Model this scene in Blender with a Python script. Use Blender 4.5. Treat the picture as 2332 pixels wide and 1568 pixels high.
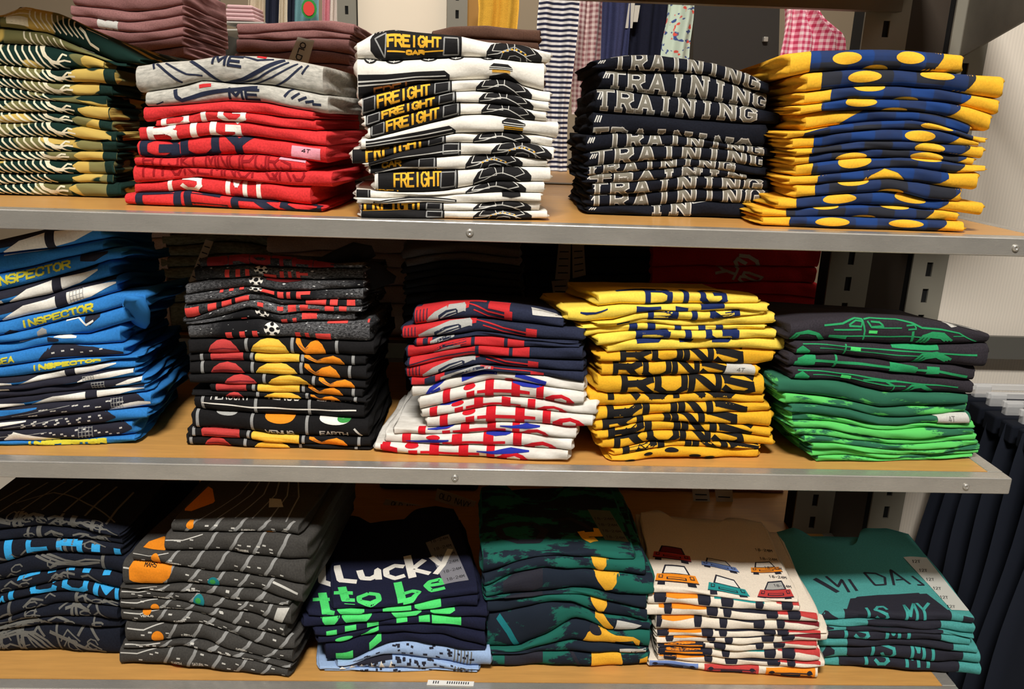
import bpy, math, random
import numpy as np
from mathutils import Matrix, Vector
SC = bpy.context.scene
COL = SC.collection
for o in list(bpy.data.objects): bpy.data.objects.remove(o)
rng = random.Random(7)

# ------------------------------------------------------------------ camera
F, CX, CY = 1834.05, 1166.0, 784.0
CAM = np.array([-0.71023, -0.96286, 0.44561])
PITCH, YAW, ROLL = 0.27883, 0.03784, 0.03349
_f = np.array([math.sin(YAW)*math.cos(PITCH), math.cos(YAW)*math.cos(PITCH), -math.sin(PITCH)])
_r = np.array([math.cos(YAW), -math.sin(YAW), 0.0]); _u = np.cross(_r, _f)
RI = math.cos(ROLL)*_r + math.sin(ROLL)*_u
UP = -math.sin(ROLL)*_r + math.cos(ROLL)*_u
cd = bpy.data.cameras.new('camera'); cam = bpy.data.objects.new('camera', cd); COL.objects.link(cam)
cam.matrix_world = Matrix(((RI[0], UP[0], -_f[0], CAM[0]), (RI[1], UP[1], -_f[1], CAM[1]), (RI[2], UP[2], -_f[2], CAM[2]), (0, 0, 0, 1)))
cd.sensor_fit = 'HORIZONTAL'; cd.sensor_width = 36; cd.lens = F/2332*36; cd.clip_start = .02
SC.camera = cam

# ------------------------------------------------------------------ light and exposure
SC.view_settings.view_transform = 'Standard'; SC.view_settings.look = 'None'
SC.view_settings.exposure = 0.0; SC.view_settings.gamma = 1.0; SC.view_settings.use_curve_mapping = False
w = bpy.data.worlds.new('world'); SC.world = w; w.use_nodes = True
w.node_tree.nodes['Background'].inputs[0].default_value = (1.0, .95, .88, 1); w.node_tree.nodes['Background'].inputs[1].default_value = .05
def area(name, loc, sx, sy, power, col=(1, .95, .87), aim=None):
    l = bpy.data.lights.new(name, 'AREA'); l.shape = 'RECTANGLE'; l.size = sx; l.size_y = sy; l.energy = power; l.color = col
    o = bpy.data.objects.new(name, l); COL.objects.link(o); o.location = loc
    if aim is not None:
        o.rotation_euler = (Vector(aim)-Vector(loc)).to_track_quat('-Z', 'Y').to_euler()
    return o
area('ceiling_lamp', (-.8, -1.72, 2.5), .8, .3, 108, (1, .965, .91), aim=(-.75, .1, 0))
area('ceiling_lamp', (-3.2, -1.75, 2.5), 1.2, .3, 10, (1, .965, .91))  # unseen side lamp, added as weak fill from the left
area('ceiling_lamp', (1.6, -1.75, 2.5), 1.2, .3, 12, (1, .965, .91))  # weak fill from the right, added lamp out of view
area('ceiling_lamp', (-.8, 1.35, 2.5), 2.4, .3, 36, (1, .95, .87))  # unseen lamp, placed here to brighten the cream panel beyond
area('ceiling_lamp', (-.6, 3.2, 2.5), 3.0, .6, 40, (1, .95, .87))  # unseen lamp, added to light the shop background

# ------------------------------------------------------------------ photograph pixel -> point on a real plane
def ray(px, py):
    return (px-CX)/F*RI - (py-CY)/F*UP + _f
def at_y(px, py, Y):
    d = ray(px, py); return CAM + d*((Y-CAM[1])/d[1])
def at_z(px, py, Z):
    d = ray(px, py); return CAM + d*((Z-CAM[2])/d[2])
def at_line(px, py, a, b):            # vertical plane y = a + b x
    d = ray(px, py); s = (a+b*CAM[0]-CAM[1])/(d[1]-b*d[0]); return CAM + d*s

# ------------------------------------------------------------------ materials
def lin(c):
    c = [v/255 for v in c]
    return tuple((v/12.92 if v <= .04045 else ((v+.055)/1.055)**2.4) for v in c) + (1,)
MATS = {}
def newmat(name):
    m = bpy.data.materials.new(name); m.use_nodes = True
    nt = m.node_tree; return m, nt, nt.nodes['Principled BSDF']
def N(nt, t, **k):
    n = nt.nodes.new(t)
    for a, v in k.items(): setattr(n, a, v)
    return n
def ramp(nt, src, stops, interp='LINEAR'):
    r = N(nt, 'ShaderNodeValToRGB'); r.color_ramp.interpolation = interp
    e = r.color_ramp.elements
    while len(e) < len(stops): e.new(.5)
    for i, (p, c) in enumerate(stops): e[i].position = p; e[i].color = c
    nt.links.new(src, r.inputs[0]); return r.outputs[0]
def uvnode(nt, scale=(1, 1, 1), coord='UV', rot=0):
    tc = N(nt, 'ShaderNodeTexCoord'); mp = N(nt, 'ShaderNodeMapping')
    mp.inputs['Scale'].default_value = scale; mp.inputs['Rotation'].default_value = (0, 0, rot)
    nt.links.new(tc.outputs[coord], mp.inputs[0]); return mp.outputs[0]
def noise(nt, vec, scale, detail=2, rough=.5, out='Fac'):
    n = N(nt, 'ShaderNodeTexNoise'); n.inputs['Scale'].default_value = scale; n.inputs['Detail'].default_value = detail
    n.inputs['Roughness'].default_value = rough; nt.links.new(vec, n.inputs['Vector']); return n.outputs[out]
def mix(nt, fac, a, b, blend='MIX'):
    m = N(nt, 'ShaderNodeMix', data_type='RGBA', blend_type=blend)
    for s, v in ((m.inputs[0], fac), (m.inputs[6], a), (m.inputs[7], b)):
        if isinstance(v, (float, int)): s.default_value = v
        elif isinstance(v, tuple): s.default_value = v
        else: nt.links.new(v, s)
    return m.outputs[2]
def bump(nt, bs, h, strength, dist=.001):
    b = N(nt, 'ShaderNodeBump'); b.inputs['Strength'].default_value = strength; b.inputs['Distance'].default_value = dist
    nt.links.new(h, b.inputs['Height']); nt.links.new(b.outputs[0], bs.inputs['Normal'])
def fabric(name, rgb, var=.12, rough=.92):
    """plain jersey: base colour with faint yarn variation and soft creases"""
    if name in MATS: return MATS[name]
    m, nt, bs = newmat(name)
    v = uvnode(nt); n = noise(nt, v, 420, 2)
    c = lin(rgb); d = tuple(x*(1-var*1.6) for x in c[:3])+(1,); l = tuple(min(1, x*(1+var)) for x in c[:3])+(1,)
    nt.links.new(ramp(nt, n, [(.3, d), (.7, l)]), bs.inputs['Base Color'])
    bs.inputs['Roughness'].default_value = rough; bs.inputs['Specular IOR Level'].default_value = .18
    bump(nt, bs, noise(nt, v, 38, 5, .6), .55, .0035)
    MATS[name] = m; return m
def heather(name, a, b, scale=260):
    m, nt, bs = newmat(name); v = uvnode(nt, (.35, 1, 1))
    nt.links.new(ramp(nt, noise(nt, v, scale, 4, .7), [(.32, lin(a)), (.62, lin(b))]), bs.inputs['Base Color'])
    bs.inputs['Roughness'].default_value = .95; bs.inputs['Specular IOR Level'].default_value = .1
    bump(nt, bs, noise(nt, uvnode(nt), 38, 4), .5, .003); MATS[name] = m; return m
def camo(name, base, p1, p2, s1=13, s2=15, t1=.52, t2=.56):
    m, nt, bs = newmat(name); v = uvnode(nt, (.75, 1.1, 1))
    f1 = ramp(nt, noise(nt, v, s1, 1.2), [(t1, (0, 0, 0, 1)), (t1+.012, (1, 1, 1, 1))])
    v2 = uvnode(nt, (.7, 1.2, 1), rot=.7)
    f2 = ramp(nt, noise(nt, v2, s2, 1.2), [(t2, (0, 0, 0, 1)), (t2+.012, (1, 1, 1, 1))])
    c = mix(nt, f2, mix(nt, f1, lin(base), lin(p1)), lin(p2))
    nt.links.new(c, bs.inputs['Base Color']); bs.inputs['Roughness'].default_value = .93; bs.inputs['Specular IOR Level'].default_value = .12
    bump(nt, bs, noise(nt, v, 38, 4), .5, .003); MATS[name] = m; return m
def brushy(name, a, b, scale=24, t=.5, sx=.5):
    """two-tone scratchy screen print"""
    m, nt, bs = newmat(name); v = uvnode(nt, (sx, 1.3, 1), rot=.35)
    f = ramp(nt, noise(nt, v, scale, 8, .68), [(t, (0, 0, 0, 1)), (t+.03, (1, 1, 1, 1))])
    nt.links.new(mix(nt, f, lin(a), lin(b)), bs.inputs['Base Color'])
    bs.inputs['Roughness'].default_value = .93; bs.inputs['Specular IOR Level'].default_value = .12
    bump(nt, bs, noise(nt, uvnode(nt), 38, 4), .5, .003); MATS[name] = m; return m
def galaxy(name):
    m, nt, bs = newmat(name); v = uvnode(nt)
    cloud = noise(nt, uvnode(nt, (.8, .5, 1)), 9, 3)
    grain = noise(nt, uvnode(nt, (.5, 1, 1)), 520, 3, .8)
    c1 = ramp(nt, grain, [(.38, lin((30, 30, 32))), (.66, lin((140, 140, 142)))])
    c = mix(nt, ramp(nt, cloud, [(.42, (0, 0, 0, 1)), (.66, (.85, .85, .85, 1))]), lin((27, 27, 29)), c1)
    stars = ramp(nt, noise(nt, uvnode(nt, (.6, 1.3, 1)), 260, 0), [(.76, (0, 0, 0, 1)), (.79, (1, 1, 1, 1))])
    nt.links.new(mix(nt, stars, c, lin((205, 205, 205))), bs.inputs['Base Color'])
    bs.inputs['Roughness'].default_value = .93; bs.inputs['Specular IOR Level'].default_value = .12; MATS[name] = m; return m
def plaid(name):
    m, nt, bs = newmat(name); v = uvnode(nt)
    s = N(nt, 'ShaderNodeSeparateXYZ'); nt.links.new(v, s.inputs[0])
    def bands(sock, per, ph):
        a = N(nt, 'ShaderNodeMath', operation='MULTIPLY'); a.inputs[1].default_value = 2*math.pi/per; nt.links.new(sock, a.inputs[0])
        b = N(nt, 'ShaderNodeMath', operation='ADD'); b.inputs[1].default_value = ph; nt.links.new(a.outputs[0], b.inputs[0])
        c = N(nt, 'ShaderNodeMath', operation='SINE'); nt.links.new(b.outputs[0], c.inputs[0]); return c.outputs[0]
    fx = ramp(nt, bands(s.outputs[0], .062, .4), [(.05, (0, 0, 0, 1)), (.22, (1, 1, 1, 1))])
    fy = ramp(nt, bands(s.outputs[1], .034, 1.1), [(.05, (0, 0, 0, 1)), (.22, (1, 1, 1, 1))])
    c = mix(nt, .5, fx, fy)
    rag = noise(nt, v, 90, 4)
    cc = mix(nt, .25, c, rag)
    nt.links.new(ramp(nt, cc, [(.2, lin((44, 46, 54))), (.85, lin((32, 62, 120)))]), bs.inputs['Base Color'])
    bs.inputs['Roughness'].default_value = .9; bs.inputs['Specular IOR Level'].default_value = .15; MATS[name] = m; return m
def plain(name, rgb, rough=.6, metal=0, alpha=1, spec=.4):
    if name in MATS: return MATS[name]
    m, nt, bs = newmat(name); bs.inputs['Base Color'].default_value = lin(rgb); bs.inputs['Roughness'].default_value = rough
    bs.inputs['Metallic'].default_value = metal; bs.inputs['Alpha'].default_value = alpha; bs.inputs['Specular IOR Level'].default_value = spec
    MATS[name] = m; return m
def banded(name, a, b, per, vert=False, a2=None):
    """woven stripes / gingham"""
    m, nt, bs = newmat(name); v = uvnode(nt)
    def wave(dirn, rot=0):
        wv = N(nt, 'ShaderNodeTexWave', wave_type='BANDS', bands_direction=dirn); wv.inputs['Scale'].default_value = math.pi*2/per/20
        wv.inputs['Distortion'].default_value = .6; wv.inputs['Detail'].default_value = 1
        nt.links.new(v, wv.inputs[0]); return ramp(nt, wv.outputs[1], [(.46, (0, 0, 0, 1)), (.54, (1, 1, 1, 1))])
    fy = wave('Y')
    if a2: c = mix(nt, wave('X'), mix(nt, fy, lin(a), lin(a2)), mix(nt, fy, lin(a2), lin(b)))
    else: c = mix(nt, fy, lin(a), lin(b))
    nt.links.new(c, bs.inputs['Base Color']); bs.inputs['Roughness'].default_value = .92; MATS[name] = m; return m
def wood(name, rgb):
    m, nt, bs = newmat(name); v = uvnode(nt, (1.2, 16, 1), 'Object')
    g = noise(nt, v, 9, 6, .62); c = lin(rgb)
    a = tuple(x*.86 for x in c[:3])+(1,); b = tuple(min(1, x*1.08) for x in c[:3])+(1,)
    nt.links.new(ramp(nt, g, [(.3, a), (.7, b)]), bs.inputs['Base Color'])
    bs.inputs['Roughness'].default_value = .34; bs.inputs['Specular IOR Level'].default_value = .45
    bump(nt, bs, g, .05, .001); MATS[name] = m; return m
def steel(name, rgb, rough=.36):
    m, nt, bs = newmat(name); v = uvnode(nt, (2, 60, 60), 'Object')
    g = noise(nt, v, 6, 5, .6); v2 = uvnode(nt, (1, 2, 2), 'Object'); g2 = noise(nt, v2, 7, 4, .6)
    c = lin(rgb)
    nt.links.new(ramp(nt, g2, [(.25, tuple(x*.78 for x in c[:3])+(1,)), (.75, tuple(min(1, x*1.1) for x in c[:3])+(1,))]), bs.inputs['Base Color'])
    nt.links.new(ramp(nt, g, [(.2, (rough-.03,)*3+(1,)), (.8, (rough+.05,)*3+(1,))]), bs.inputs['Roughness'])
    bs.inputs['Metallic'].default_value = .6; bump(nt, bs, g, .035, .0005); MATS[name] = m; return m
def flutes(name, rgb):
    m, nt, bs = newmat(name)
    v = uvnode(nt, (1, 1, 1), 'Object'); wv = N(nt, 'ShaderNodeTexWave', wave_type='BANDS', bands_direction='X')
    wv.inputs['Scale'].default_value = 55; wv.inputs['Distortion'].default_value = 1.2; wv.inputs['Detail'].default_value = 2; nt.links.new(v, wv.inputs[0])
    c = lin(rgb)
    nt.links.new(ramp(nt, wv.outputs[1], [(.2, tuple(x*.93 for x in c[:3])+(1,)), (.8, c)]), bs.inputs['Base Color'])
    bs.inputs['Roughness'].default_value = .55; bump(nt, bs, wv.outputs[1], .06, .001); MATS[name] = m; return m

INK = dict(white=(242, 238, 228), ivory=(222, 214, 186), navy=(34, 40, 60), deep_red=(150, 22, 30), black=(26, 25, 26), grey=(150, 150, 148),
           gold=(240, 178, 52), taupe=(122, 118, 106), yellow=(242, 184, 52), dark=(38, 38, 50), red=(196, 44, 48), coral=(232, 76, 70),
           saffron=(240, 196, 72), orange=(246, 146, 34), scarlet=(206, 26, 40), royal_blue=(36, 48, 158), ink_blue=(26, 42, 92),
           green=(46, 158, 100), bright_green=(84, 226, 118), cyan=(56, 168, 232), pale_grey=(172, 172, 168), globe=(28, 122, 130),
           teal=(66, 160, 154), slate=(40, 40, 50), brick=(196, 66, 64), sky=(112, 138, 196), aqua=(40, 150, 150), lemon=(210, 200, 60),
           wine=(120, 30, 40), soft_yellow=(252, 222, 92), mid_grey=(108, 107, 102), pink=(238, 160, 176), brown=(170, 110, 60), silver=(205, 203, 196),
           dull_red=(120, 30, 32), leaf=(60, 150, 70))
def ink(n): return fabric(n, INK[n], .05, .8)

# ------------------------------------------------------------------ mesh helpers
def mesh_obj(name, V, Fc, mats, parent=None, uv=None, fm=None, smooth=True):
    me = bpy.data.meshes.new(name); me.from_pydata([tuple(map(float, v)) for v in V], [], [tuple(int(i) for i in f) for f in Fc])
    for m in (mats if isinstance(mats, (list, tuple)) else [mats]): me.materials.append(m)
    if fm is not None: me.polygons.foreach_set('material_index', np.asarray(fm, dtype=np.int32))
    if smooth: me.polygons.foreach_set('use_smooth', np.ones(len(me.polygons), dtype=bool))
    if uv is not None:
        l = me.uv_layers.new(name='UVMap'); vi = np.zeros(len(me.loops), dtype=np.int32); me.loops.foreach_get('vertex_index', vi)
        l.data.foreach_set('uv', np.asarray(uv, dtype=np.float32)[vi].ravel())
    me.update(); o = bpy.data.objects.new(name, me); COL.objects.link(o)
    if parent is not None: o.parent = parent
    return o
def tag(o, label, cat=None, group=None, kind=None):
    if label: o['label'] = label
    if cat: o['category'] = cat
    if group: o['group'] = group
    if kind: o['kind'] = kind
    return o
def box_vf(lo, hi, bev=0):
    (x0, y0, z0), (x1, y1, z1) = lo, hi
    if not bev:
        V = [(x, y, z) for x in (x0, x1) for y in (y0, y1) for z in (z0, z1)]
        return V, [(0, 1, 3, 2), (4, 6, 7, 5), (0, 4, 5, 1), (2, 3, 7, 6), (0, 2, 6, 4), (1, 5, 7, 3)]
    import bmesh
    bm = bmesh.new(); bmesh.ops.create_cube(bm, size=1)
    for v in bm.verts: v.co = Vector(((x0+x1)/2+v.co.x*(x1-x0), (y0+y1)/2+v.co.y*(y1-y0), (z0+z1)/2+v.co.z*(z1-z0)))
    bmesh.ops.bevel(bm, geom=bm.edges[:], offset=bev, segments=5, affect='EDGES', profile=.5)
    bm.verts.index_update(); V = [tuple(v.co) for v in bm.verts]; Fc = [tuple(v.index for v in f.verts) for f in bm.faces]; bm.free()
    return V, Fc
def box(name, lo, hi, m, parent=None, bev=0):
    V, Fc = box_vf(lo, hi, bev); return mesh_obj(name, V, Fc, m, parent, smooth=False)
def boxes(name, lst, m, parent=None, bev=0):
    V, Fc = [], []
    for lo, hi in lst:
        v, f = box_vf(lo, hi, bev); b = len(V); V += v; Fc += [tuple(i+b for i in q) for q in f]
    return mesh_obj(name, V, Fc, m, parent, smooth=False)
def tube_vf(pts, r, n=8):
    V, Fc = [], []; pts = [Vector(p) for p in pts]
    for i, p in enumerate(pts):
        d = (pts[min(i+1, len(pts)-1)]-pts[max(i-1, 0)]).normalized()
        a = d.cross(Vector((0, 0, 1)));  a = a.normalized() if a.length > .05 else Vector((1, 0, 0)); b = d.cross(a)
        for k in range(n): V.append(p+(a*math.cos(2*math.pi*k/n)+b*math.sin(2*math.pi*k/n))*r)
    for i in range(len(pts)-1):
        for k in range(n): Fc.append((i*n+k, i*n+(k+1) % n, (i+1)*n+(k+1) % n, (i+1)*n+k))
    Fc.append(tuple(range(n))); Fc.append(tuple(range((len(pts)-1)*n, len(pts)*n))[::-1]); return V, Fc
def empty(name, loc=(0, 0, 0)):
    o = bpy.data.objects.new(name, None); COL.objects.link(o); o.location = loc; return o

# ------------------------------------------------------------------ stroke letters (unit box)
def _arc(cx, cy, rx, ry, a0, a1, n=8):
    return [(cx+rx*math.cos(math.radians(a0+(a1-a0)*i/n)), cy+ry*math.sin(math.radians(a0+(a1-a0)*i/n))) for i in range(n+1)]
GL = {'A': [[(0, 0), (.5, 1), (1, 0)], [(.22, .36), (.78, .36)]],
 'B': [[(0, 0), (0, 1), (.7, 1), (.93, .88), (.93, .66), (.7, .53), (0, .53)], [(.7, .53), (1, .4), (1, .14), (.75, 0), (0, 0)]],
 'C': [[(1, .75), (.95, .9), (.7, 1), (.3, 1), (.05, .85), (0, .6), (0, .4), (.05, .15), (.3, 0), (.7, 0), (.95, .1), (1, .25)]],
 'D': [[(0, 0), (0, 1), (.65, 1), (1, .75), (1, .25), (.65, 0), (0, 0)]],
 'E': [[(1, 1), (0, 1), (0, 0), (1, 0)], [(0, .52), (.8, .52)]], 'F': [[(1, 1), (0, 1), (0, 0)], [(0, .52), (.8, .52)]],
 'G': [[(1, .75), (.7, 1), (.3, 1), (0, .75), (0, .25), (.3, 0), (.7, 0), (1, .2), (1, .45), (.6, .45)]],
 'H': [[(0, 0), (0, 1)], [(1, 0), (1, 1)], [(0, .52), (1, .52)]], 'I': [[(.5, 0), (.5, 1)]],
 'J': [[(.9, 1), (.9, .25), (.65, 0), (.3, 0), (.05, .25)]], 'K': [[(0, 0), (0, 1)], [(1, 1), (.05, .48), (1, 0)]],
 'L': [[(0, 1), (0, 0), (1, 0)]], 'M': [[(0, 0), (.05, 1), (.5, .35), (.95, 1), (1, 0)]], 'N': [[(0, 0), (0, 1), (1, 0), (1, 1)]],
 'O': [[(.3, 0), (0, .28), (0, .72), (.3, 1), (.7, 1), (1, .72), (1, .28), (.7, 0), (.3, 0)]],
 'P': [[(0, 0), (0, 1), (.7, 1), (1, .85), (1, .6), (.7, .45), (0, .45)]],
 'Q': [[(.3, 0), (0, .28), (0, .72), (.3, 1), (.7, 1), (1, .72), (1, .28), (.7, 0), (.3, 0)], [(.6, .25), (1, -.05)]],
 'R': [[(0, 0), (0, 1), (.7, 1), (1, .85), (1, .62), (.7, .48), (0, .48)], [(.5, .48), (1, 0)]],
 'S': [[(1, .8), (.75, 1), (.25, 1), (0, .8), (.05, .6), (.95, .42), (1, .2), (.75, 0), (.25, 0), (0, .2)]],
 'T': [[(0, 1), (1, 1)], [(.5, 0), (.5, 1)]], 'U': [[(0, 1), (0, .25), (.3, 0), (.7, 0), (1, .25), (1, 1)]],
 'V': [[(0, 1), (.5, 0), (1, 1)]], 'X': [[(0, 0), (1, 1)], [(0, 1), (1, 0)]], 'Y': [[(0, 1), (.5, .5), (1, 1)], [(.5, .5), (.5, 0)]],
 'W': [[(0, 1), (.25, 0), (.5, .7), (.75, 0), (1, 1)]], 'Z': [[(0, 1), (1, 1), (0, 0), (1, 0)]],
 '1': [[(.2, .8), (.5, 1), (.5, 0)]], '2': [[(0, .8), (.3, 1), (.7, 1), (1, .75), (0, 0), (1, 0)]], '4': [[(.75, 0), (.75, 1), (0, .3), (1, .3)]],
 '8': [_arc(.5, .74, .4, .26, 0, 360, 10), _arc(.5, .25, .5, .25, 0, 360, 10)], '-': [[(.1, .45), (.9, .45)]], '3': [[(0, .9), (.5, 1), (.9, .8), (.5, .53), (1, .25), (.6, 0), (0, .1)]],
 '5': [[(.9, 1), (.1, 1), (.05, .55), (.7, .6), (1, .3), (.7, 0), (0, .05)]],
 'l': [[(.5, 1), (.5, 0)]], 'i': [[(.5, .62), (.5, 0)], [(.5, .84), (.5, .92)]], 't': [[(.5, 1), (.5, .15), (.65, 0), (1, 0)], [(0, .68), (1, .68)]],
 'e': [[(0, .34), (1, .34), (.9, .58), (.5, .7), (.1, .55), (0, .3), (.1, .1), (.5, 0), (.95, .1)]], 'o': [_arc(.5, .34, .5, .34, 0, 360, 12)],
 'u': [[(0, .66), (0, .2), (.3, 0), (.7, 0), (1, .2)], [(1, .66), (1, 0)]], 'c': [_arc(.5, .34, .5, .34, 50, 310, 10)],
 'k': [[(0, 1), (0, 0)], [(.9, .66), (.05, .28), (1, 0)]], 'y': [[(0, .66), (.5, .05)], [(1, .66), (.3, -.32)]], 'b': [[(0, 1), (0, 0)], _arc(.5, .34, .5, .34, 0, 360, 12)],
 ' ': []}

# ------------------------------------------------------------------ folded shirts
SHELF = dict(top=.32, middle=0.0, bottom=-.3436)
NOSE = [(-math.pi/2+math.pi*i/12) for i in range(13)]
BOFF = [None, .16, .08, .035, .012, .004]; TOFF = [.003, .008, .018, .035, .055, .08, .11, .145, .185, .225, None]
ORD = 'first second third fourth fifth sixth seventh eighth ninth tenth eleventh twelfth thirteenth fourteenth fifteenth sixteenth seventeenth eighteenth'.split()
TS = .015
def wob(x, seed, k=28):
    return .5*math.sin(0)+ .6*np.sin(k*x+seed*1.7)+.4*np.sin(k*2.3*x+seed*3.1)+.25*np.sin(k*4.1*x+seed*5.3)
DEBUG = False
def section(h_ang, thk_r):
    p = 2/2.4
    s, c = np.sin(h_ang), np.cos(h_ang)
    return .5+.5*np.sign(s)*np.abs(s)**p, (1-np.abs(c)**p)*thk_r
class FoldedShirt:
    def __init__(S, st, i, xl, xr, mat, look, L, neck=None, lobes=2, off=0.0, lobe_w=.006):
        S.st, S.i = st, i; S.reg = st.reg
        S.xl, S.xr = st.px2x(i, xl), st.px2x(i, xr)
        NU = 46
        u = np.linspace(0, 1, NU); e = .5-.5*np.cos(np.pi*u); u = .6*u+.4*e
        X = S.xl+(S.xr-S.xl)*u; S.X = X; S.seed = rng.uniform(0, 50); S.mat = mat
        zt = np.interp(X, st.gx, st.Z[i]); zb = np.interp(X, st.gx, st.Z[i+1])
        lt = np.interp(X, st.gx, st.ZL[i]); lb = np.interp(X, st.gx, st.ZL[i+1])
        g = .0003
        thk = np.maximum(zt-zb-2*g, .002)
        S.thk = float(np.mean(thk)); S.A = S.thk*1.3
        S.zt, S.zb = zt, zb
        r = np.clip(.55*thk, .0015, .012)
        Lc = np.full(NU, L) if neck is None else neck(u)*L
        fo = off+.0016*wob(X, S.seed)
        nx, ny = st.nrm
        rows = []; M = []
        flat = st.flat
        def pt(d, h):
            q = np.clip(d/np.maximum(Lc, .01), 0, 1); s = q*q*(3-2*q)*flat
            b = zb+(lb-zb)*s+g; t = zt+(lt-zt)*s-g
            t = np.maximum(t, b+.002)
            dd = d+fo+.0013*np.sin(47*X+S.seed*2+2.6*h)*(1 if np.max(d) < .03 else .3)+.0007*np.sin(113*X+S.seed+4*h)
            return np.stack([X+dd*nx, st.a+st.b*X+dd*ny, b+(t-b)*h], 1)
        for o in BOFF:
            d = Lc if o is None else np.minimum(r+o, Lc); rows.append(pt(d, 0)); M.append(-(L if o is None else o))
        rm = float(np.mean(r)); hs, ms = [], []; acc = 0.0; prev = None
        for a in NOSE:
            h, dd = section(a, r); rows.append(pt(dd, h)); q = np.array([float(section(a, rm)[1]), float(h)*S.thk])
            if prev is not None: acc += float(np.linalg.norm(q-prev))
            prev = q; hs.append(float(h)); ms.append(acc); M.append(acc)
        S.A = acc; S.hs, S.ms = np.array(hs), np.array(ms)
        for o in TOFF:
            d = Lc if o is None else np.minimum(r+o, Lc); rows.append(pt(d, 1)); M.append(S.A+(L if o is None else o))
        # soft billow of the top face and tiny waves on the fold
        P = np.array(rows); nr = len(rows); S.r = r
        M = np.array(M); M = np.maximum.accumulate(M+np.arange(nr)*1e-7); S.M = M
        S.P = P
        du = np.gradient(P, axis=1); dv = np.gradient(P, axis=0); nn = np.cross(du, dv); nn /= np.maximum(np.linalg.norm(nn, axis=2, keepdims=True), 1e-9)
        S.NRM = nn
        idx = np.arange(nr*NU).reshape(nr, NU)
        Fc = np.stack([idx[:-1, :-1], idx[:-1, 1:], idx[1:, 1:], idx[1:, :-1]], -1).reshape(-1, 4).tolist()
        Fc += np.stack([idx[-1, :-1], idx[-1, 1:], idx[0, 1:], idx[0, :-1]], -1).reshape(-1, 4).tolist()
        V = P.reshape(-1, 3); UV = np.stack([np.broadcast_to(X, (nr, NU)), np.broadcast_to(M[:, None], (nr, NU))], -1).reshape(-1, 2)+S.seed
        # side ends: the folded layers show as soft lobes
        QS = [0, .012, .04, .1, .2, .33, .5, .7, .88, 1]
        nb = len(BOFF); V = [V]; UV = [UV]; base = nr*NU
        for ci, sg in ((0, -1), (NU-1, 1)):
            grid = []
            for j, a in enumerate(NOSE):
                h = float(.5+.5*np.sign(np.sin(a))*abs(np.sin(a))**(2/2.4)); p0 = P[nb+j, ci]
                for q in QS:
                    s0 = q*q*(3-2*q)*flat
                    b = zb[ci]+(lb[ci]-zb[ci])*s0+g; t = max(zt[ci]+(lt[ci]-zt[ci])*s0-g, b+.002)
                    tt = np.array([p0[0]+q*Lc[ci]*nx, p0[1]+q*max(Lc[ci]-(p0[1]-P[nb+6, ci, 1]), .01)*ny, b+(t-b)*h])
                    lob = abs(math.sin(lobes*math.pi*h))**.55*(.55+.45*math.sin(q*9+S.seed+h*7))
                    wv = lobe_w*lob*min(1, q/.05)**.6*min(1, (1-q)/.1+.15)
                    tt[0] += sg*wv; grid.append(tt)
            nq = len(QS); gi = base+np.arange(len(NOSE)*nq).reshape(len(NOSE), nq)
            f = np.stack([gi[:-1, :-1], gi[:-1, 1:], gi[1:, 1:], gi[1:, :-1]], -1).reshape(-1, 4)
            if sg < 0: f = f[:, ::-1]
            Fc += f[:, ::-1].tolist(); V.append(np.array(grid)); base += len(grid)
            gg = np.array(grid); UV.append(np.stack([gg[:, 1], gg[:, 2]], -1)+S.seed)
        S.obj = mesh_obj('folded_shirt', np.concatenate(V), Fc, mat, uv=np.concatenate(UV))
        S.prints = {}
    # --- coordinates on the cloth: x along the fold (m), m along the cloth (m)
    def bx(S, x): return S.st.px2x(S.i, x)
    def bt(S, t): return np.where(np.asarray(t) < 0, np.asarray(t)*TS, np.where(np.asarray(t) > 1, S.A+(np.asarray(t)-1)*TS, np.interp(t, S.hs, S.ms)))
    def px(S, x, y):
        R = S.reg; fx, fy = R[0]+x/R[2], R[1]+y/R[2]
        p = at_line(fx, fy, S.st.a, S.st.b); zt = np.interp(p[0], S.X, S.zt); zb = np.interp(p[0], S.X, S.zb)
        if p[2] <= zt: return float(p[0]), float(S.bt(float((p[2]-zb)/max(zt-zb, .002))))
        ztm = float(np.mean(S.zt)); z = .5*zt+.5*ztm
        q = at_z(fx, fy, z) if CAM[2] > z+.02 else p
        nx, ny = S.st.nrm
        d = (q[1]-(S.st.a+S.st.b*q[0]))*ny; d = max(d, 0)
        return float(q[0]-d*nx), S.A+max(d-.005, 0)
    def add(S, part, col, uv2, faces, lift=1):
        L = S.prints.setdefault(part, []); L.append((col, np.asarray(uv2, float), faces, lift))
    def _grid(S, part, col, G, lift):
        n, k = G.shape[:2]; idx = np.arange(n*k).reshape(n, k)
        f = np.stack([idx[:-1, :-1], idx[1:, :-1], idx[1:, 1:], idx[:-1, 1:]], -1).reshape(-1, 4)
        S.add(part, col, G.reshape(-1, 2), f, lift)
    def strip(S, cols, col, lift=1, part='printed_graphic', n=5, sub=2):
        """cols: (x px, t low, t high) columns across the shirt"""
        c = np.array(cols, float); xs = np.array([S.bx(x) for x in c[:, 0]]); s0 = np.arange(len(c))
        s = [0.0]
        for i in range(len(c)-1):
            k = max(sub, int(abs(xs[i+1]-xs[i])/.005)+1); s += [i+(j+1)/k for j in range(k)]
        s = np.array(s); X = np.interp(s, s0, xs); lo = np.interp(s, s0, c[:, 1]); hi = np.interp(s, s0, c[:, 2])
        span = float(np.max(S.bt(hi)-S.bt(lo))); n = max(4, min(60, int(span/.0012)+2))
        G = np.zeros((len(s), n, 2))
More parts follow.
